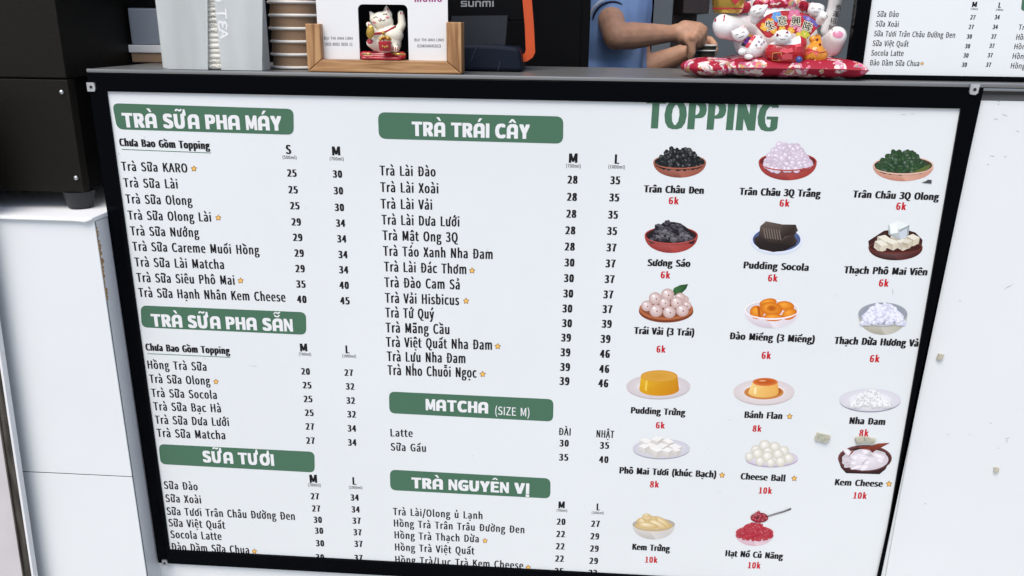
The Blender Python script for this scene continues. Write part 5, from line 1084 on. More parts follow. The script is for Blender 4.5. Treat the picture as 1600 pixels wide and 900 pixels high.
dstroke([(612, 100), (620, 106), (628, 100), (638, 104), (646, 97)], 3, tree_, V2, dk, fm); dell(622, 95, 5, 3, tree_, V2, rd, fm)
dell(592, 112, 10, 5, tree_, V2, H('d9868a'), fm); dell(657, 88, 10, 5, tree_, V2, H('d9868a'), fm)
for x in (712, 723, 735): dstroke([(x, 52), (x+1, 72)], 5, tree_, V2, rd, fm)
for x in (688, 698, 708): dstroke([(x, 236), (x-1, 252)], 4, tree_, V2, rd, fm)
dell(570, 208, 14, 12, tree_, V2, rd, fm)
for x in (552, 562, 571): dstroke([(x, 112), (x+2, 128)], 4, tree_, V2, rd, fm)
drape([(563, 68), (578, 70), (588, 90), (572, 96)], tree_, V2, H('c03848'), fm); drape([(642, 50), (656, 38), (666, 62), (650, 70)], tree_, V2, H('c03848'), fm)
fm.build('painted_face', M['paint'], cat)
cm = MB(); arcp = []
for i in range(9):
    t = i/8; w_ = V(598+t*104, 168-34*t+10*math.sin(PI*t)); hit = tree_.ray_cast(Vector((w_.x, -.3, w_.z)), Vector((0, 1, 0)))[0] or Vector((w_.x, yv, w_.z)); arcp.append(hit+Vector((0, 0.0004, 0)))
cm.tube(arcp, 6*ku, 10); cm.build('red_collar', mat('red_glaze', (0.42, 0.015, 0.03), 0.2, spec=.5, coat=.3, noise=(40, .1)), cat, smooth=True); M['redglaze'] = bpy.data.materials['red_glaze']
g = MB(); hb = arcp[4]; g.sphere(hb+Vector((0, -0.004, -.001)), 9*ku, 16, 10); g.build('gold_bell', M['gold'], cat, smooth=True)
g = MB(); c = V(572, 160, -.030); g.sphere(c, (20*ku, 0.003, 32*ku), 20, 10, Matrix.Rotation(0.15, 3, 'Y')); co_ = g.build('gold_coin', M['gold'], cat, smooth=True)
g = MB(); c = V(645, 225, -.030); g.lathe((c.x, c.y, V(645, 252).z), [(26*ku, 0), (31*ku, 12*ku), (33*ku, 44*ku), (30*ku, 46*ku)], 28); g.build('red_pot', M['redglaze'], cat, smooth=50)
g = MB(); random.seed(3)
for i in range(9): g.sphere(V(622+i*6, 197-7*math.sin(PI*i/8)-(i % 2)*5, -.030+(i % 3)*.004), 8*ku, 10, 8)
for (x, y) in ((634, 232), (645, 236), (656, 232)): g.sphere(V(x, y, -.0425), 5*ku, 10, 6)
g.build('gold_nuggets', M['gold'], cat, smooth=True)
g = MB(); c0 = V(545, 275); c1 = V(738, 277)
bt_ = MB(); bt_.cone((c0.x, yv-0.01, c0.z), (c1.x, yv-0.01, c1.z), 20*ku, 20*ku); bt_.box((c0.x, yv-.028, bt+0.0003), (c1.x, yv+.012, c0.z-5*ku), .002)
bb = blob(bt_, 0.0012, 4); 
for v in bb.v: v.z = max(v.z, bt+0.0004)
bb.build('red_base', M['redglaze'], cat, smooth=True)
for (xa, xb) in ((533, 575), (680, 745)):
    g = MB(); g.tube([V(xa, 270, -.021), V((xa+xb)/2, 271, -.0335), V(xb, 271, -.0335 if xb < 600 else -.024)], 5*ku, 8)
    g.build('gold_trim', M['gold'], cat, smooth=True)

# ================================================================== POINT-OF-SALE TERMINAL
yp = 0.10
def T(px, py, y=yp): return onY(px, py, y)
pos = thing('sales_terminal', 'black sales terminal with orange side strip behind the wooden stand', 'terminal', (T(770, 110).x, yp+0.1, LZ))
g = MB(); a = T(690, 26, yp+.07); b_ = T(842, -120, yp+.07); g.box((a.x-0.05, yp+.07, T(700, 32, yp+.07).z), (b_.x-0.012, yp+.10, b_.z), 0.003); scr = g.build('display_head', M['black'], pos)
p = Print(y=yp+.07, base=0.0003); lg = H('8d9092')
def bars(x, lst):
    for (a, b_, c, d) in lst: p.poly([(x+a, 10.6-b_), (x+c, 10.6-b_), (x+c, 10.6-d), (x+a, 10.6-d)], lg)
bars(720, [(0, 0, 9.5, 2), (7.3, 2, 9.8, 3.8), (0.6, 3.8, 9.6, 5.6), (0, 5.6, 2.4, 7.4), (0.3, 7.4, 9.8, 9.2)])
bars(731.5, [(0, 1, 2.4, 9.2), (0.6, 0, 8.4, 2), (6.8, 1, 9.2, 9.2)])
bars(742.5, [(0, 0, 2.4, 8.2), (0.6, 7.2, 8.4, 9.2), (6.8, 0, 9.2, 8.2)])
bars(753.5, [(0, 0, 2.4, 8.2), (0.6, 7.2, 13, 9.2), (5.6, 0, 7.8, 8.2), (11, 0, 13.4, 8.2)])
bars(769, [(0, 0, 2.5, 9.2)])
p.build('maker_lettering', scr)
g = MB(); g.prism([T(706, 25, yp+.05), T(793, 24, yp+.05), T(789, 72, yp+.05), T(700, 74, yp+.05)], (0, 0.018, 0)); g.build('grey_neck', M['steel_grey'], pos, fixn=True)
bs = MB(); pts = [T(690, 70), T(735, 69.5), T(775, 70.5), T(806, 74), T(813, 78), T(816, 113)]
bs.prism([Vector((q.x, yp, max(q.z, LZ+0.0006))) for q in pts]+[Vector((T(690, 113).x, yp, LZ+0.0006))], (0, 0.14, 0))
ob = bs.build('printer_base', M['navy'], pos, fixn=True)
bv = ob.modifiers.new('b', 'BEVEL'); bv.width = 0.006; bv.segments = 3; bv.limit_method = 'ANGLE'; bv.angle_limit = 0.9
M['seam'] = mat('base_seam', (0.05, 0.06, 0.075), .5)
g = MB()
for (x0, y0, x1, y1) in ((736, 95, 746, 69.8), (778, 112, 781, 96)):
    g.tube([T(x0, y0, yp-.0002), T(x1, y1, yp-.0002)], 0.0004, 6)
g.build('panel_seam', M['seam'], pos)
oy = yp+.055
outl = [(811, -60), (826, -60), (834, 40), (836, 82), (832, 90), (824, 95.5), (817, 97), (816, 86), (820, 83), (821.5, 78), (820, 40)]
g = MB(); g.prism([T(x, y, oy) for x, y in outl], (0, 0.012, 0)); g.build('orange_strip', M['orange'], pos, fixn=True)
# black cabinet that hides the doorway between the terminal and the person
bc = thing('black_cabinet', 'tall plain black cabinet between the terminal and the person', 'cabinet', (T(880, 60, .55).x, .6, LZ))
xa = T(838, 60, .55).x; xb = T(921, 60, .55).x
g = MB(); g.box((T(690, 60, .55).x, 0.55, 0.03), (xb, 0.75, 1.75), 0.003); g.build('cabinet_body', M['black'], bc)
g = MB(); g.box((T(690, 60, .55).x+.03, 0.545, 1.0), (xb-.02, 0.5495, 1.7), 0.001); g.build('cabinet_door', M['black'], bc)

# ================================================================== BACKGROUND OBJECTS BEHIND THE PERSON
yb_ = 1.9
bk = thing('brown_cupboard', 'dark brown upright cupboard on the grey back wall behind the hands', 'cupboard', (onY(1086, 40, yb_).x, yb_, 0.03))
g = MB(); g.box((onY(1066, 30, yb_).x, yb_, 1.16), (onY(1107, 30, yb_).x, yb_+.3, 1.9), .003); g.build('cupboard_body', M['brown'], bk)
g = MB(); g.box((onY(1106, 30, yb_).x+.001, yb_-.004, 1.16), (onY(1108.5, 30, yb_).x, yb_+.02, 1.9)); g.build('metal_edge', M['alu'], bk)
g = MB(); g.box((onY(1066, 30, yb_).x, yb_+.301, 0.031), (onY(1107, 30, yb_).x, yb_+.33, 1.9)); g.build('wall_rail', M['brown'], bk)
dk_ = thing('work_bench', 'dark work bench with a steel edge below the hands inside the shop', 'bench', (onY(1060, 100, 1.2).x, 1.4, 0.03))
zb_ = onY(1060, 107, 1.12).z
g = MB(); g.box((onY(1028, 100, 1.12).x, 1.12, zb_-.012), (2.2, 1.8, zb_), .002); g.build('steel_edge', M['alu'], dk_)
g = MB(); g.box((onY(1028, 100, 1.12).x, 1.13, 0.03), (2.2, 1.79, zb_-.0125)); g.build('bench_front', M['walldark'], dk_)
# ================================================================== PERSON
yP = 1.02
def Pp(px, py, dy=0.0): return onY(px, py, yP+dy)
per = thing('person', 'person in a light blue polo shirt preparing a drink with both hands', 'person', (Pp(965, 60, .1).x, yP+.1, 0.03))
km = abs((Pp(961, 60)-Pp(960, 60)).x)                                # metres per pixel here
tx = Pp(948, 60, .12).x; ty = yP+.12
mb = MB()
sh_r = Pp(942, -12, .10); el_r = Pp(962, 57, -.13); wr_r = Pp(1056, 52, -.05)
mb.cone(sh_r, el_r, .042, .033); mb.cone(el_r, Pp(988, 56, -.11), .034, .035); mb.cone(Pp(988, 56, -.11), wr_r, .035, .0205)
mb.cone(sh_r, (tx, ty, 1.28), .05, .07)
kn = Pp(1088, 47, -.05)
# right hand: palm, four bent fingers round the lid, thumb
mb.cone(wr_r, Pp(1075, 52, -.05), .025, .028); mb.cone(Pp(1070, 46, -.05), Pp(1090, 46, -.04), .024, .020); mb.cone(Pp(1070, 58, -.06), Pp(1088, 56, -.05), .022, .018)
fing = [((1091, 42), (1100, 46), (1100, 60), (1097, 68)), ((1089, 48), (1097, 53), (1096, 66), (1093, 72)), ((1086, 54), (1092, 60), (1090, 70), (1087, 74)), ((1081, 59), (1085, 66), (1082, 73), (1080, 76))]
for i, f in enumerate(fing):
    q = [Pp(x, y, -.055-.012*i+.006*j) for j, (x, y) in enumerate(f)]
    for j in range(3): mb.cone(q[j], q[j+1], .0115-.001*j-.0006*i, .0105-.001*j-.0006*i)
tq = [Pp(1072, 60, -.075), Pp(1080, 69, -.085), Pp(1081, 82, -.085), Pp(1079, 90, -.08)]
for j in range(3): mb.cone(tq[j], tq[j+1], .0135-.0015*j, .012-.0015*j)
# left arm, further away, reaching to the cup
sh_l = Vector((tx+.02, ty+.17, 1.36)); el_l = Pp(1000, 112, .13); wr_l = Pp(1066, 84, .10)
mb.cone(sh_l, el_l, .050, .040); mb.cone(el_l, wr_l, .042, .027)
mb.cone(wr_l, Pp(1090, 78, .09), .026, .022)
for i, f in enumerate((((1098, 60), (1110, 62), (1117, 70)), ((1100, 66), (1112, 70), (1118, 78)), ((1100, 72), (1111, 77), (1116, 84)), ((1098, 78), (1107, 84), (1111, 89)))):
    q = [Pp(1088, 74+i*2, .09)]+[Pp(x, y, .06-.02*j) for j, (x, y) in enumerate(f)]
    for j in range(3): mb.cone(q[j], q[j+1], .0115-.001*j, .0105-.001*j)
q = [Pp(1080, 76, .07), Pp(1088, 70, .03), Pp(1094, 66, .0)]
for j in range(2): mb.cone(q[j], q[j+1], .013-.002*j, .011-.002*j)
# chest, neck and head so that the body is one continuous figure
mb.cone((tx, ty, 1.34), (tx, ty-.12, 1.34), .07, .07); mb.cone((tx, ty, 1.34), (tx, ty+.14, 1.34), .07, .07)
mb.cone((tx, ty, 1.0), (tx, ty, 1.34), .10, .09)
mb.cone((tx, ty, 1.36), (tx+.03, ty, 1.50), .056, .052)
mb.sphere((tx+.045, ty, 1.585), (.098, .076, .115)); mb.sphere((tx+.085, ty, 1.545), (.055, .055, .06)); mb.cone((tx+.135, ty, 1.59), (tx+.155, ty, 1.565), .010, .015)
for s in (-1, 1): mb.sphere((tx+.03, ty+s*.077, 1.575), (.022, .010, .032))
mb.cone((tx+.125, ty-.022, 1.525), (tx+.125, ty+.022, 1.525), .010, .010)
b = blob(mb, .0034, 5); b.build('body', M['skin'], per, smooth=True)
g = MB()
for s in (-1, 1): g.sphere((tx+.128, ty+s*.03, 1.602), (.010, .014, .008), 12, 8)
g.build('eyes', mat('eye_dark', (.02, .015, .012), .2), per, smooth=True)
hm = MB(); hm.sphere((tx+.030, ty, 1.63), (.105, .084, .095)); hm.sphere((tx-.03, ty, 1.585), (.06, .078, .085)); blob(hm, .008, 3).build('hair', M['hair'], per, smooth=True)
sm_ = MB()
sm_.sphere((tx, ty, 1.16), (.125, .185, .30)); sm_.sphere((tx, ty, 1.30), (.105, .20, .12)); sm_.sphere((tx, ty, 0.95), (.125, .175, .20)); sm_.cone((tx, ty, 1.0), (tx, ty, 1.3), .12, .11)
sm_.cone(sh_r, sh_r+(el_r-sh_r)*0.42, .060, .056); sm_.cone(sh_l, sh_l+(el_l-sh_l)*0.7, .062, .058)
sm_.box((tx-.11, ty-.14, 0.86), (tx+.10, ty+.15, 1.28), .05)
b = blob(sm_, .007, 8)
shb = b.build('polo_shirt', M['shirt'], per, smooth=True)
ax = (el_r-sh_r).normalized(); e0 = sh_r+(el_r-sh_r)*0.42+ax*.046
def ringtube(c, axis, r, rr_, mb_):
    u = axis.cross(Vector((0, 1, 0))).normalized(); v = axis.cross(u); pts = [c+(u*math.cos(2*PI*i/32)+v*math.sin(2*PI*i/32))*r for i in range(33)]
    mb_.tube(pts, rr_, 8)
g = MB(); ringtube(e0-ax*.006, ax, .0505, .0055, g); g.build('sleeve_trim', M['piping'], shb, smooth=True)
g = MB(); ringtube(e0+ax*.004, ax, .0465, .003, g); g.build('sleeve_inner_shade', mat('painted_sleeve_shade', (.015, .025, .06), .8, noise=(60, .1)), shb, smooth=True)  # dark navy ring: shade inside the sleeve opening, put in as colour
tm_ = MB(); tm_.sphere((tx, ty, .88), (.12, .165, .14))
for s in (-1, 1): tm_.cone((tx, ty+s*.085, .84), (tx+.01, ty+s*.09, .48), .082, .06); tm_.cone((tx+.01, ty+s*.09, .48), (tx-.01, ty+s*.09, .10), .06, .05)
blob(tm_, .012, 4).build('trousers', M['trouser'], per, smooth=True)
for s in (-1, 1):
    f = MB(); f.sphere((tx+.04, ty+s*.09, .075), (.13, .048, .045)); fb = blob(f, .01, 2)
    for v in fb.v: v.z = max(v.z, .0305)
    fb.build('shoe', M['rubber'], per, smooth=True)
# the cup being filled
gc = Pp(1100, 76, -.005); gcb = Pp(1100, 97, -.005).z
gl = thing('drink_cup', 'dark plastic drink cup with a pale rim held between both hands', 'cup', (gc.x, gc.y, gcb))
g = MB(); zt_ = Pp(1100, 70, -.005).z; g.lathe((gc.x, gc.y, gcb-.03), [(.024, 0), (.0335, zt_-gcb+.03), (.0325, zt_-gcb+.0295)], 32); g.build('cup_wall', M['glass'], gl, smooth=50)
g = MB()
for py in (72, 80): 
    zz_ = Pp(1100, py, -.005).z; g.lathe((gc.x, gc.y, zz_), [(.033, 0), (.0352, .001), (.0352, .003), (.033, .004)], 32)
g.build('cup_rim', M['rim'], gl, smooth=True)

# ================================================================== CUSHION
yq2 = 0.075
def U(px, py, y=0.0): return onY(px, py, y)
cxl_, cxr_ = U(1130, 100, .03).x, U(1355, 100, .03).x
cz = LZ+0.0006; ch = U(1200, 88, .05).z-cz
cu = MB(); nx, ny = 60, 30; cyd = 0.094; hd = 0.088
def cushion_pt(u, v, top):
    m_ = max(abs(u), abs(v)); q_ = (abs(u)**5+abs(v)**5)**0.2
    if q_ > 0: u2, v2 = u*m_/q_, v*m_/q_
    else: u2 = v2 = 0
    x = (cxl_+cxr_)/2+u2*(cxr_-cxl_)/2
    y = cyd+v2*hd
    f_ = max(0.0, (u2-0.66)/0.34); y = (cyd-hd)+(y-(cyd-hd))*(1-0.74*min(1, f_*1.35))
    pinch = (1-m_**4.5)**0.55
    zz = ch*0.5*pinch*(1+.04*math.sin(u2*19+v2*3)*(.4+abs(v2)))
    zc = cz+ch*0.5*(1-.12*abs(u2)**4)
    return Vector((x, y, zc+(zz*1.02 if top else -min(zz, zc-cz))))
for top in (True, False):
    base = len(cu.v)
    for j in range(ny+1):
        for i in range(nx+1):
            cu.vert(cushion_pt(-1+2*i/nx, -1+2*j/ny, top))
    for j in range(ny):
        for i in range(nx):
            q = [base+j*(nx+1)+i, base+j*(nx+1)+i+1, base+(j+1)*(nx+1)+i+1, base+(j+1)*(nx+1)+i]
            cu.face(q if top else q[::-1])
cush = thing('floral_cushion', 'red flowered fabric cushion under the big white lucky cat', 'cushion', ((cxl_+cxr_)/2, cyd, cz))
cu.build('cushion_pad', M['floral'], cush, smooth=True)
g = MB(); ring = [(-1+2*i/40, -1) for i in range(40)]+[(1, -1+2*i/20) for i in range(20)]+[(1-2*i/40, 1) for i in range(40)]+[(-1, 1-2*i/20) for i in range(21)]
g.tube([cushion_pt(u, v, True) for u, v in ring], .0009, 6)
g.build('edge_piping', mat('red_piping', (.34, .02, .04), .6, noise=(90, .2)), cush, smooth=True)
# the end of the fabric folded over on the left
fl_ = MB(); q = U(1108, 104, .06)
fl_.sphere((q.x, .062, cz+ch*.44), (.046, .055, ch*.47), 28, 16); fl_.cone((q.x-.03, .055, cz+ch*.42), (q.x+.02, .055, cz+ch*.5), .006, ch*.4)
fb = blob(fl_, .002, 4)
for v in fb.v: v.z = max(v.z, cz+.0003)
fb.build('folded_end', M['floral'], cush, smooth=True)

# ================================================================== BIG LUCKY CAT
yB = 0.095; S3 = (1090, 0, 160/1108); S4 = (1200, 0, 160/1108)
def K(zx, zy, dy=0.0): return onY(S3[0]+zx*S3[2], S3[1]+zy*S3[2], yB+dy)
def K4(zx, zy, dy=0.0): return K(zx+110/S3[2], zy, dy)
kk = abs((K(301, 100)-K(300, 100)).x)
ctop = cz+ch*.93
big = thing('lucky_cat', 'big glossy white ceramic lucky cat with a lettered red fan, sitting on the cushion', 'figurine', (K(850, 500).x, yB, ctop-.01))
WH = H('f1efec')
mb = MB()
mb.sphere(K(840, 420, .035), (470*kk, 340*kk, 340*kk)); mb.sphere(K(860, 100, .05), (330*kk, 270*kk, 300*kk))
mb.sphere(K(860, -330, .05), (330*kk, 290*kk, 290*kk))                                # head, above the picture
for s in (-1, 1): mb.cone(K(860+s*210, -520, .05), K(860+s*260, -690, .05), 95*kk, 25*kk)
mb.cone(K(290, 290, -.035), K(520, 320, .01), 128*kk, 150*kk); mb.sphere(K(270, 275, -.04), (108*kk, 95*kk, 120*kk))      # left foot
mb.cone(K4(740, 400, -.03), K4(560, 600, .0), 112*kk, 130*kk); mb.cone(K4(740, 400, -.03), K4(700, 500, -.02), 112*kk, 110*kk)  # right foot
mb.cone(K4(650, 330, .03), K4(720, 60, .02), 85*kk, 75*kk); mb.cone(K4(720, 60, .02), K4(770, -120, .01), 78*kk, 88*kk)   # raised arm
b = blob(mb, .0022, 6)
for i, v in enumerate(b.v):
    b.c[i] = WH
    v.z = max(v.z, ctop-.012)
bigt = bvh(b); b.build('cat_body', M['paint'], big, smooth=True)
# drapery scarf over the chest
sc_ = MB()
for i in range(13):
    t = i/12; w_ = K(480+t*840, 85-70*math.sin(PI*t)); h_ = bigt.ray_cast(Vector((w_.x, -.3, w_.z)), Vector((0, 1, 0)))[0]
    if h_ is None: h_ = Vector((w_.x, yB+.02, w_.z))
    sc_.sphere(h_+Vector((0, 0, -.002)), (60*kk, 45*kk, 62*kk), 12, 8)
blob(sc_, .002, 3).build('flowered_scarf', M['floral'], big, smooth=True)
deco = MB()
for (x, y) in ((197, 205), (285, 200)): dstroke([(x+6, y-35), (x-4, y+30)], 16, bigt, K, H('a8283a'), deco)
deco.build('painted_claws', M['paint'], big); deco = MB()
dell(757, 372, 58, 40, bigt, K4, H('d98aa6'), deco, rot=.15)
deco.build('pink_paw_pad', M['paint'], big); deco = MB()
# characters down the raised arm
def dglyph(ch, cx, cy, w_, h_, tree, f2w, col, mb_, rot=0.0, out=.0008):
    pts, faces = glyphs(ch); a, b2, lo, hi = bbox(pts); ids = {}
    for i, (x, y, _) in enumerate(pts):
        gx = ((x-a)/(b2-a)-.5)*w_; gy = -((y-lo)/(hi-lo)-.5)*h_
        q = f2w(cx+gx*math.cos(rot)-gy*math.sin(rot), cy+gx*math.sin(rot)+gy*math.cos(rot))
        h_2, n2 = tree.ray_cast(CAM, (q-CAM).normalized())[:2]
        if h_2 is not None: ids[i] = mb_.vert(h_2+(n2 if n2.y < 0 else -n2)*out, col)
    for f in faces:
        if all(i in ids for i in f): mb_.face([ids[i] for i in f])
BK = H('17161a')
for ch_, x, y in (('金', 760, 75), ('運', 732, 148), ('招', 705, 222), ('財', 685, 298)): dglyph(ch_, x, y, 62, 62, bigt, K4, BK, deco, .15)
deco.build('arm_lettering', M['paint'], big)
# lettered fan
yF = -.055
def Kf(zx, zy): return K4(zx, zy, yF)
fan_pts = [(-130, 275)]
top = [(-60, 205), (0, 160), (80, 128), (160, 116), (250, 116), (350, 130), (440, 160), (520, 210), (570, 270)]
bot = [(425, 420), (330, 372), (240, 350), (150, 345), (70, 372), (25, 410), (-15, 405)]
g = MB(); g.prism([Kf(x, y) for x, y in fan_pts+top+bot], (0, .006, 0)); fan = g.build('fan', M['redglaze'], big, fixn=True)
yfan = yB+yF
fp = Print(y=yfan, org=(S4[0], 0, S4[2]), base=.0003, step=.00003)
inn = [(-105, 278), (-40, 215), (20, 172), (90, 142), (170, 130), (250, 130), (345, 144), (430, 173), (505, 220), (548, 272), (420, 400), (330, 355), (240, 333), (150, 328), (60, 355), (15, 392), (-10, 390)]
fp.poly(inn, H('c22f3c'))
fp.poly([(380, 165), (430, 173), (505, 220), (548, 272), (520, 300), (470, 250), (400, 215), (375, 190)], H('6d62b0'))
random.seed(6)
def blossom(cx, cy, r, c, c2):
    for i in range(5):
        a = 2*PI*i/5+.3; fp.ell(cx+r*.6*math.cos(a), cy+r*.6*math.sin(a), r*.5, r*.5, c, c2, 12)
    fp.ell(cx, cy, r*.3, r*.3, H('f4e6a0'), c, 10)
for a in ((95, 180, 55, H('4f8fd8'), H('7fb4ea')), (285, 170, 70, H('e98fb0'), H('d86a94')), (275, 270, 44, H('f2b6cc'), H('e58fb0')), (20, 240, 45, H('f0b23c'), H('e08a28')), (-40, 290, 44, H('f6cf58'), H('e89c2c')), (60, 330, 38, H('f2c24a'), H('e08a28')), (150, 320, 40, H('f0d060'), H('e29830')), (245, 330, 38, H('f4c850'), H('e29830')), (340, 320, 34, H('f2b6cc'), H('e07a9c')), (395, 370, 50, H('d9dc50'), H('b8c03c')), (330, 380, 34, H('f2e060'), H('d8b03c')), (430, 205, 26, H('a49ae0'), H('8076c4'))): blossom(*a)
fp.build('fan_print', fan, M['paint'])
fp = Print(y=yfan, org=(S4[0], 0, S4[2]), base=.0016, step=.00003)
for ch_, x, y, r in (('生', 20, 270, -.35), ('意', 150, 222, -.08), ('興', 300, 226, .08), ('隆', 425, 285, .3)):
    pts, faces = glyphs(ch_); a, b2, lo, hi = bbox(pts)
    for (col, ofs) in ((H('f6f0d8'), [(dx, dy) for dx in (-7, 0, 7) for dy in (-7, 0, 7)]), (BK, [(-2, 0), (2, 0)])):
        for dx, dy in ofs:
            yv_ = fp.up(); o0 = len(fp.mb.v)
            for (px, py, _) in pts:
                gx = ((px-a)/(b2-a)-.5)*96+dx; gy = -((py-lo)/(hi-lo)-.5)*96+dy
                q = fp.P(x+gx*math.cos(r)-gy*math.sin(r), y+gx*math.sin(r)+gy*math.cos(r)); fp.mb.vert((q.x, yv_, q.z), col)
            for f in faces: fp.mb.face([o0+i for i in f])
fp.build('fan_lettering', fan, M['ink'])

def kitten(name, label, head, hr, bodyc, br, colf, dy, ears, faced=True, extra=None, f=K):
    mb = MB(); mb.sphere(f(*bodyc, dy), (br[0]*kk, br[2]*kk, br[1]*kk)); mb.sphere(f(*head, dy-.012), (hr*kk*1.02, hr*kk*.8, hr*kk*.80))
    for (ex, ey, bx, by) in ears: mb.cone(f(ex, ey, dy-.012), f(bx, by, dy-.012), 13*kk, 40*kk)
    if extra: extra(mb, f, dy)
    b = blob(mb, .0009, 3)
    for i, v in enumerate(b.v): b.c[i] = colf(v)
    t = bvh(b); o = b.build(name, M['paint'], big, smooth=True); o['label'] = label
    fm = MB(); hx, hy = head
    if faced:
        r = -.35 if hx < 700 else .1
        def rt(x, y): return (hx+(x*math.cos(r)-y*math.sin(r))*hr, hy+(x*math.sin(r)+y*math.cos(r))*hr)
        def st(*pp): dstroke([rt(*q) for q in pp], 5, t, f, H('6a4a40'), fm)
        st((-.6, -.1), (-.42, -.22), (-.22, -.12)); st((.2, -.12), (.4, -.22), (.58, -.1)); st((-.3, .22), (-.12, .34), (0, .22), (.14, .34), (.32, .2))
    return o, t, fm
wfun = lambda v: WH
def fin(fm, o): 
    if fm.f: fm.build('painted_face', M['paint'], o)
o, t, fm = kitten('kitten_with_sash', 'white kitten with a striped sash at the lower left', (465, 375), 88, (600, 510), (150, 125, 120), wfun, -.055, ((375, 345, 410, 365), (490, 285, 485, 320)), extra=lambda mb, f, dy: (mb.sphere(f(480, 560, dy-.03), (42*kk, 36*kk, 36*kk)), mb.sphere(f(550, 615, dy-.02), (50*kk, 40*kk, 28*kk))))
drape([(360, 372), (392, 345), (400, 385), (372, 402)], t, K, H('c0283a'), fm); drape([(472, 300), (488, 280), (512, 292), (500, 305)], t, K, H('c0283a'), fm)
for i, cc in enumerate((H('1c1a20'), H('c8a030'), H('2c3a8a'), H('4a3aa0'), H('7a3ab0'), H('1c1a20'))):
    a0_, a1_ = i/6, (i+1)/6; L0 = Vector((570, 340)); L1 = Vector((470, 490)); R0 = Vector((650, 372)); R1 = Vector((545, 522))
    for w0, w1, c_ in ((0, .55, cc), (.55, 1, H('c82c40'))):
        A = L0.lerp(L1, a0_); Bq = R0.lerp(R1, a0_); Cq = R0.lerp(R1, a1_); Dq = L0.lerp(L1, a1_)
        drape([tuple(A.lerp(Bq, w0)), tuple(A.lerp(Bq, w1)), tuple(Dq.lerp(Cq, w1)), tuple(Dq.lerp(Cq, w0))], t, K, c_, fm, .0008)
dstroke([(430, 478), (490, 440), (565, 385)], 12, t, K, H('c0283a'), fm)
for (x, y, c_) in ((685, 405, '4a3a8a'), (660, 452, '3a3a70'), (632, 488, '4a4a60'), (712, 455, '4a3a8a'), (688, 478, '3a3a70'), (650, 520, 'c88a8a'), (675, 520, 'c05060')): dglyph('小' if c_[0] == 'c' else '福', x, y, 26, 26, t, K, H(c_), fm, .5)
fin(fm, o)
o, t, fm = kitten('kitten', 'white kitten peeping over the left end of the fan', (650, 120), 82, (640, 190), (75, 75, 70), wfun, -.04, ((590, 110, 610, 120), (750, 60, 715, 90))); drape([(555, 165), (585, 150), (600, 190), (570, 185)], t, K, H('d8a040'), fm); fin(fm, o)
o, t, fm = kitten('kitten', 'white kitten holding a gold piece at the right end of the fan', (520+762, 105), 85, (540+762, 190), (85, 90, 70), wfun, -.04, ((470+762, 40, 480+762, 70), (590+762, 70, 570+762, 90)), extra=lambda mb, f, dy: mb.cone(f(600+762, 175, dy-.02), f(545+762, 230, dy-.01), 45*kk, 50*kk))
drape([(450+762, 55), (468+762, 32), (490+762, 58)], t, K, H('d88a94'), fm); drape([(580+762, 195), (628+762, 160), (640+762, 185), (596+762, 215)], t, K, H('8a6a30'), fm, .0008); fin(fm, o)
REDC = H('b3141c')
zred = K4(0, 440).z
o, t, fm = kitten('red_robed_kitten', 'white faced kitten wrapped in a shiny red robe', (160+762, 400), 92, (190+762, 560), (215, 130, 110), lambda v: REDC if v.z < K4(0, 468+0.0*v.x).z or v.x > K4(250, 0).x else WH, -.075, ((100+762, 350, 115+762, 375), (205+762, 345, 200+762, 372)), extra=lambda mb, f, dy: (mb.cone(f(330+762, 480, dy), f(280+762, 560, dy), 85*kk, 110*kk), mb.sphere(f(370+762, 440, dy+.006), (46*kk, 40*kk, 36*kk))))
drape([(88+762, 395), (98+762, 358), (118+762, 375), (112+762, 395)], t, K, H('7a1c30'), fm); drape([(185+762, 362), (208+762, 335), (222+762, 362)], t, K, H('7a1c30'), fm)
for q in ([(120, 555), (170, 510), (205, 530), (260, 520), (270, 560), (200, 575)], [(140, 600), (200, 575), (265, 590), (260, 640), (160, 640)], [(280, 485), (350, 470), (360, 500), (300, 515)]): drape([(x+762, y) for x, y in q], t, K, H('e0525c'), fm, .0009)
dglyph('吉', 85+762, 610, 62, 70, t, K, H('3a2410'), fm)
for a, b2 in (((50, 575), (140, 565)), ((140, 565), (150, 620)), ((50, 575), (45, 650)), ((45, 650), (130, 655))): dstroke([(a[0]+762, a[1]), (b2[0]+762, b2[1])], 5, t, K, H('d8b060'), fm)
fin(fm, o)
ORC = H('e0922a')
mb = MB(); mb.sphere(K4(500, 600, -.06), (140*kk, 100*kk, 100*kk)); mb.cone(K4(500, 580, -.06), K4(535, 410, -.045), 110*kk, 40*kk); mb.sphere(K4(490, 425, -.055), (46*kk, 40*kk, 40*kk)); mb.cone(K4(540, 440, -.05), K4(560, 395, -.05), 30*kk, 10*kk)
b = blob(mb, .0012, 4)
for i, v in enumerate(b.v): b.c[i] = ORC
t = bvh(b); o = b.build('gold_sack', M['paint'], big, smooth=True); fm = MB()
for (x, y) in ((530, 432), (562, 485)): dell(x, y, 13, 15, t, K4, H('7a1c18'), fm)
dstroke([(400, 545), (470, 540), (560, 570), (628, 560)], 10, t, K4, H('b8321c'), fm)
drape([(415, 540), (450, 520), (520, 530), (545, 555), (530, 610), (480, 560), (405, 610)], t, K4, H('e0605c'), fm, .0009); dglyph('財', 472, 650, 55, 55, t, K4, BK, fm)
fin(fm, o)
g = MB(); g.sphere(K4(335, 645, -.10), 34*kk, 14, 10); q = g.build('blue_bead', mat('blue_glaze', (.03, .08, .30), .2, coat=.4, noise=(60, .2)), big, smooth=True)
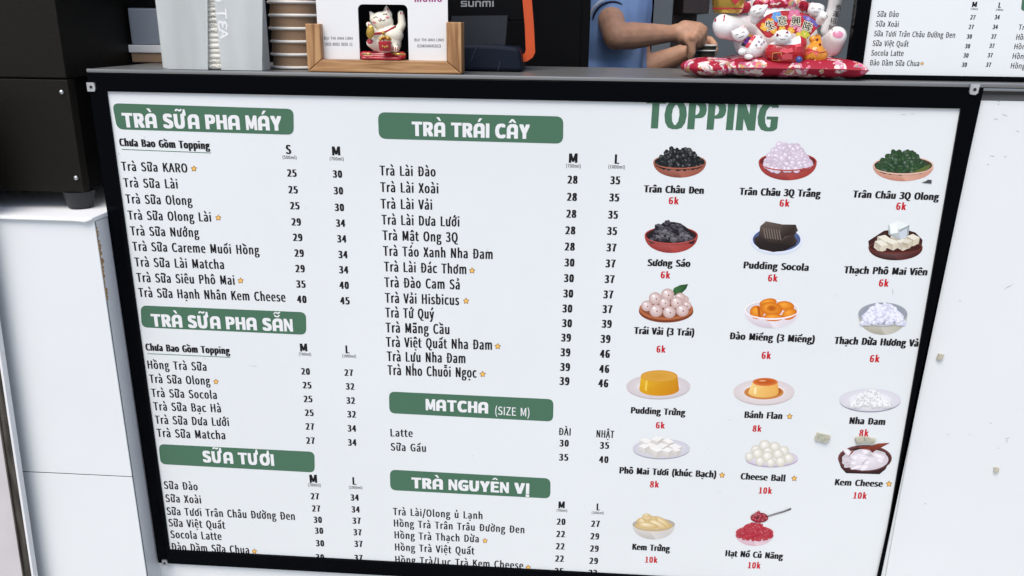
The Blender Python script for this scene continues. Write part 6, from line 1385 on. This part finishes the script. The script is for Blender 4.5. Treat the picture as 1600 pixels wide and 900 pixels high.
# gold barrel held on the left
g = MB(); c = K(325, 100, -.02); zlo, zhi = K(325, 148).z, K(325, -160).z; hh = zhi-zlo
g.lathe((c.x, c.y, zlo), [(130*kk, 0), (150*kk, hh*.06), (172*kk, hh*.35), (178*kk, hh*.6), (165*kk, hh*.9), (140*kk, hh)], 36); ba = g.build('gold_barrel', M['gold'], big, smooth=50)
g = MB(); rz = K(325, 98).z; g.lathe((c.x, c.y, rz), [(161*kk, -.0012), (166*kk, -.0008), (166*kk, .0008), (161*kk, .0012)], 36, cap=False); g.build('red_band', M['redglaze'], ba, smooth=50)
gb_ = MB(); rim_ = 178*kk
g = MB(); g.prism([Vector((q.x, c.y-rim_-.0015, q.z)) for q in (K(350, 58), K(405, 0), K(350, -55), K(295, 0))], (0, .006, 0)); g.build('red_diamond', M['redglaze'], ba, fixn=True)
# paw marks at the very top of the raised arm
# ================================================================== SECOND MENU BOARD
y2 = 0.052
def E2(px, py, y=y2): return onY(px, py, y)
sb = thing('counter_menu', 'smaller black framed drink menu standing on the counter at right, partly cut off', 'menu board', (1.0, y2, LZ))
pl = E2(1345, 116, y2); pr_ = pl.x+0.62; zbot = pl.z; ztop2 = zbot+0.42
fl2 = E2(1322, 122, y2).x
g = MB(); g.box((pl.x, y2, zbot), (pr_, y2+.006, ztop2)); g.build('printed_sheet', M['screen'], sb)
g = MB()
yf2 = y2-.004
g.prism([Vector((pl.x, yf2, zbot)), Vector((pl.x, yf2, ztop2)), Vector((fl2, yf2, ztop2+.022)), Vector((fl2, yf2, LZ+.0006))], (0, .016, 0))
g.prism([Vector((fl2, yf2, LZ+.0006)), Vector((pr_+.025, yf2, LZ+.0006)), Vector((pr_, yf2, zbot)), Vector((pl.x, yf2, zbot))], (0, .016, 0))
g.prism([Vector((pr_, yf2, zbot)), Vector((pr_+.025, yf2, LZ+.0006)), Vector((pr_+.025, yf2, ztop2+.022)), Vector((pr_, yf2, ztop2))], (0, .016, 0))
g.prism([Vector((pl.x, yf2, ztop2)), Vector((pr_, yf2, ztop2)), Vector((pr_+.025, yf2, ztop2+.022)), Vector((fl2, yf2, ztop2+.022))], (0, .016, 0))
g.build('frame', M['frame'], sb, fixn=True)
g = MB(); g.box((fl2+.01, y2+.0125, LZ+.0006), (pr_+.02, y2+.02, ztop2+.01)); g.build('back_board', M['black'], sb)
R4 = (1200, 0, .25)
p = Print(y=y2, org=R4)
for tx_, a, ya, b2, yb2 in (('Sữa Đào', 680, 104, 815, 106), ('Sữa Xoài', 671, 165, 815, 168), ('Sữa Tươi Trân Châu Đường Đen', 661, 226, 1167, 236), ('Sữa Việt Quất', 652, 287, 877, 291), ('Socola Latte', 643, 347, 845, 350), ('Đào Dầm Sữa Chua', 634, 408, 943, 413)):
    p.text(tx_, a, ya, b2, (yb2-ya)/(b2-a), 34, INK, bold=.05)
p.build('drink_list', sb)
for col_ in (((27, 1278, 108), (27, 1268, 168), (30, 1256, 228), (30, 1245, 288), (30, 1235, 346), (30, 1225, 404)), ((34, 1430, 107), (34, 1418, 168), (37, 1408, 228), (37, 1397, 286), (37, 1386, 345), (37, 1376, 404))):
    p = Print(y=y2, org=R4)
    for n, x, y in col_: p.ctext(str(n), x, y, 32, 27, .02, INKB, bold=.13)
    p.build('price_column', sb)
for L, x, y, nt_ in (('M', 1288, 43, '(700ml)'), ('L', 1446, 48, '(1000ml)')):
    p = Print(y=y2, org=R4); p.ctext(L, x, y-16, 30 if L == 'M' else 17, 33, 0, INKB, bold=.15); p.ctext(nt_, x, y+13, 44, 11, .03, INK, bold=.05); p.build('size_heading', sb)
p = Print(y=y2, org=R4); p.star(963, 397, 13); p.build('star_mark', sb)
p = Print(y=y2, org=R4)
for tx_, a, ya, wd_ in (('Trà Lài/Olong ủ Lạnh', 1563, 187, 400), ('Hồng Trà Trân Trâu Đường Đen', 1549, 248, 560), ('Hồng Trà Thạch Dừa', 1537, 307, 380), ('Hồng Trà Việt Quất', 1526, 367, 360), ('Hồng Trà/Lục Trà Kem Cheese', 1515, 427, 560)): p.text(tx_, a, ya, a+wd_, .02, 34, INK, bold=.05)
p.build('drink_list', sb)
p = Print(y=y2, org=R4); p.rrect((1592, -40), (2200, -30), (2180, 80), (1580, 67), 22, GREEN); hbn = p.build('heading_banner', sb)
p = Print(y=y2, org=R4, base=.0004); p.text('TRÀ NGUYÊN VỊ', 1680, 48, 2100, .01, 50, WHITE, maker=heading_maker); p.build('heading_lettering', hbn)
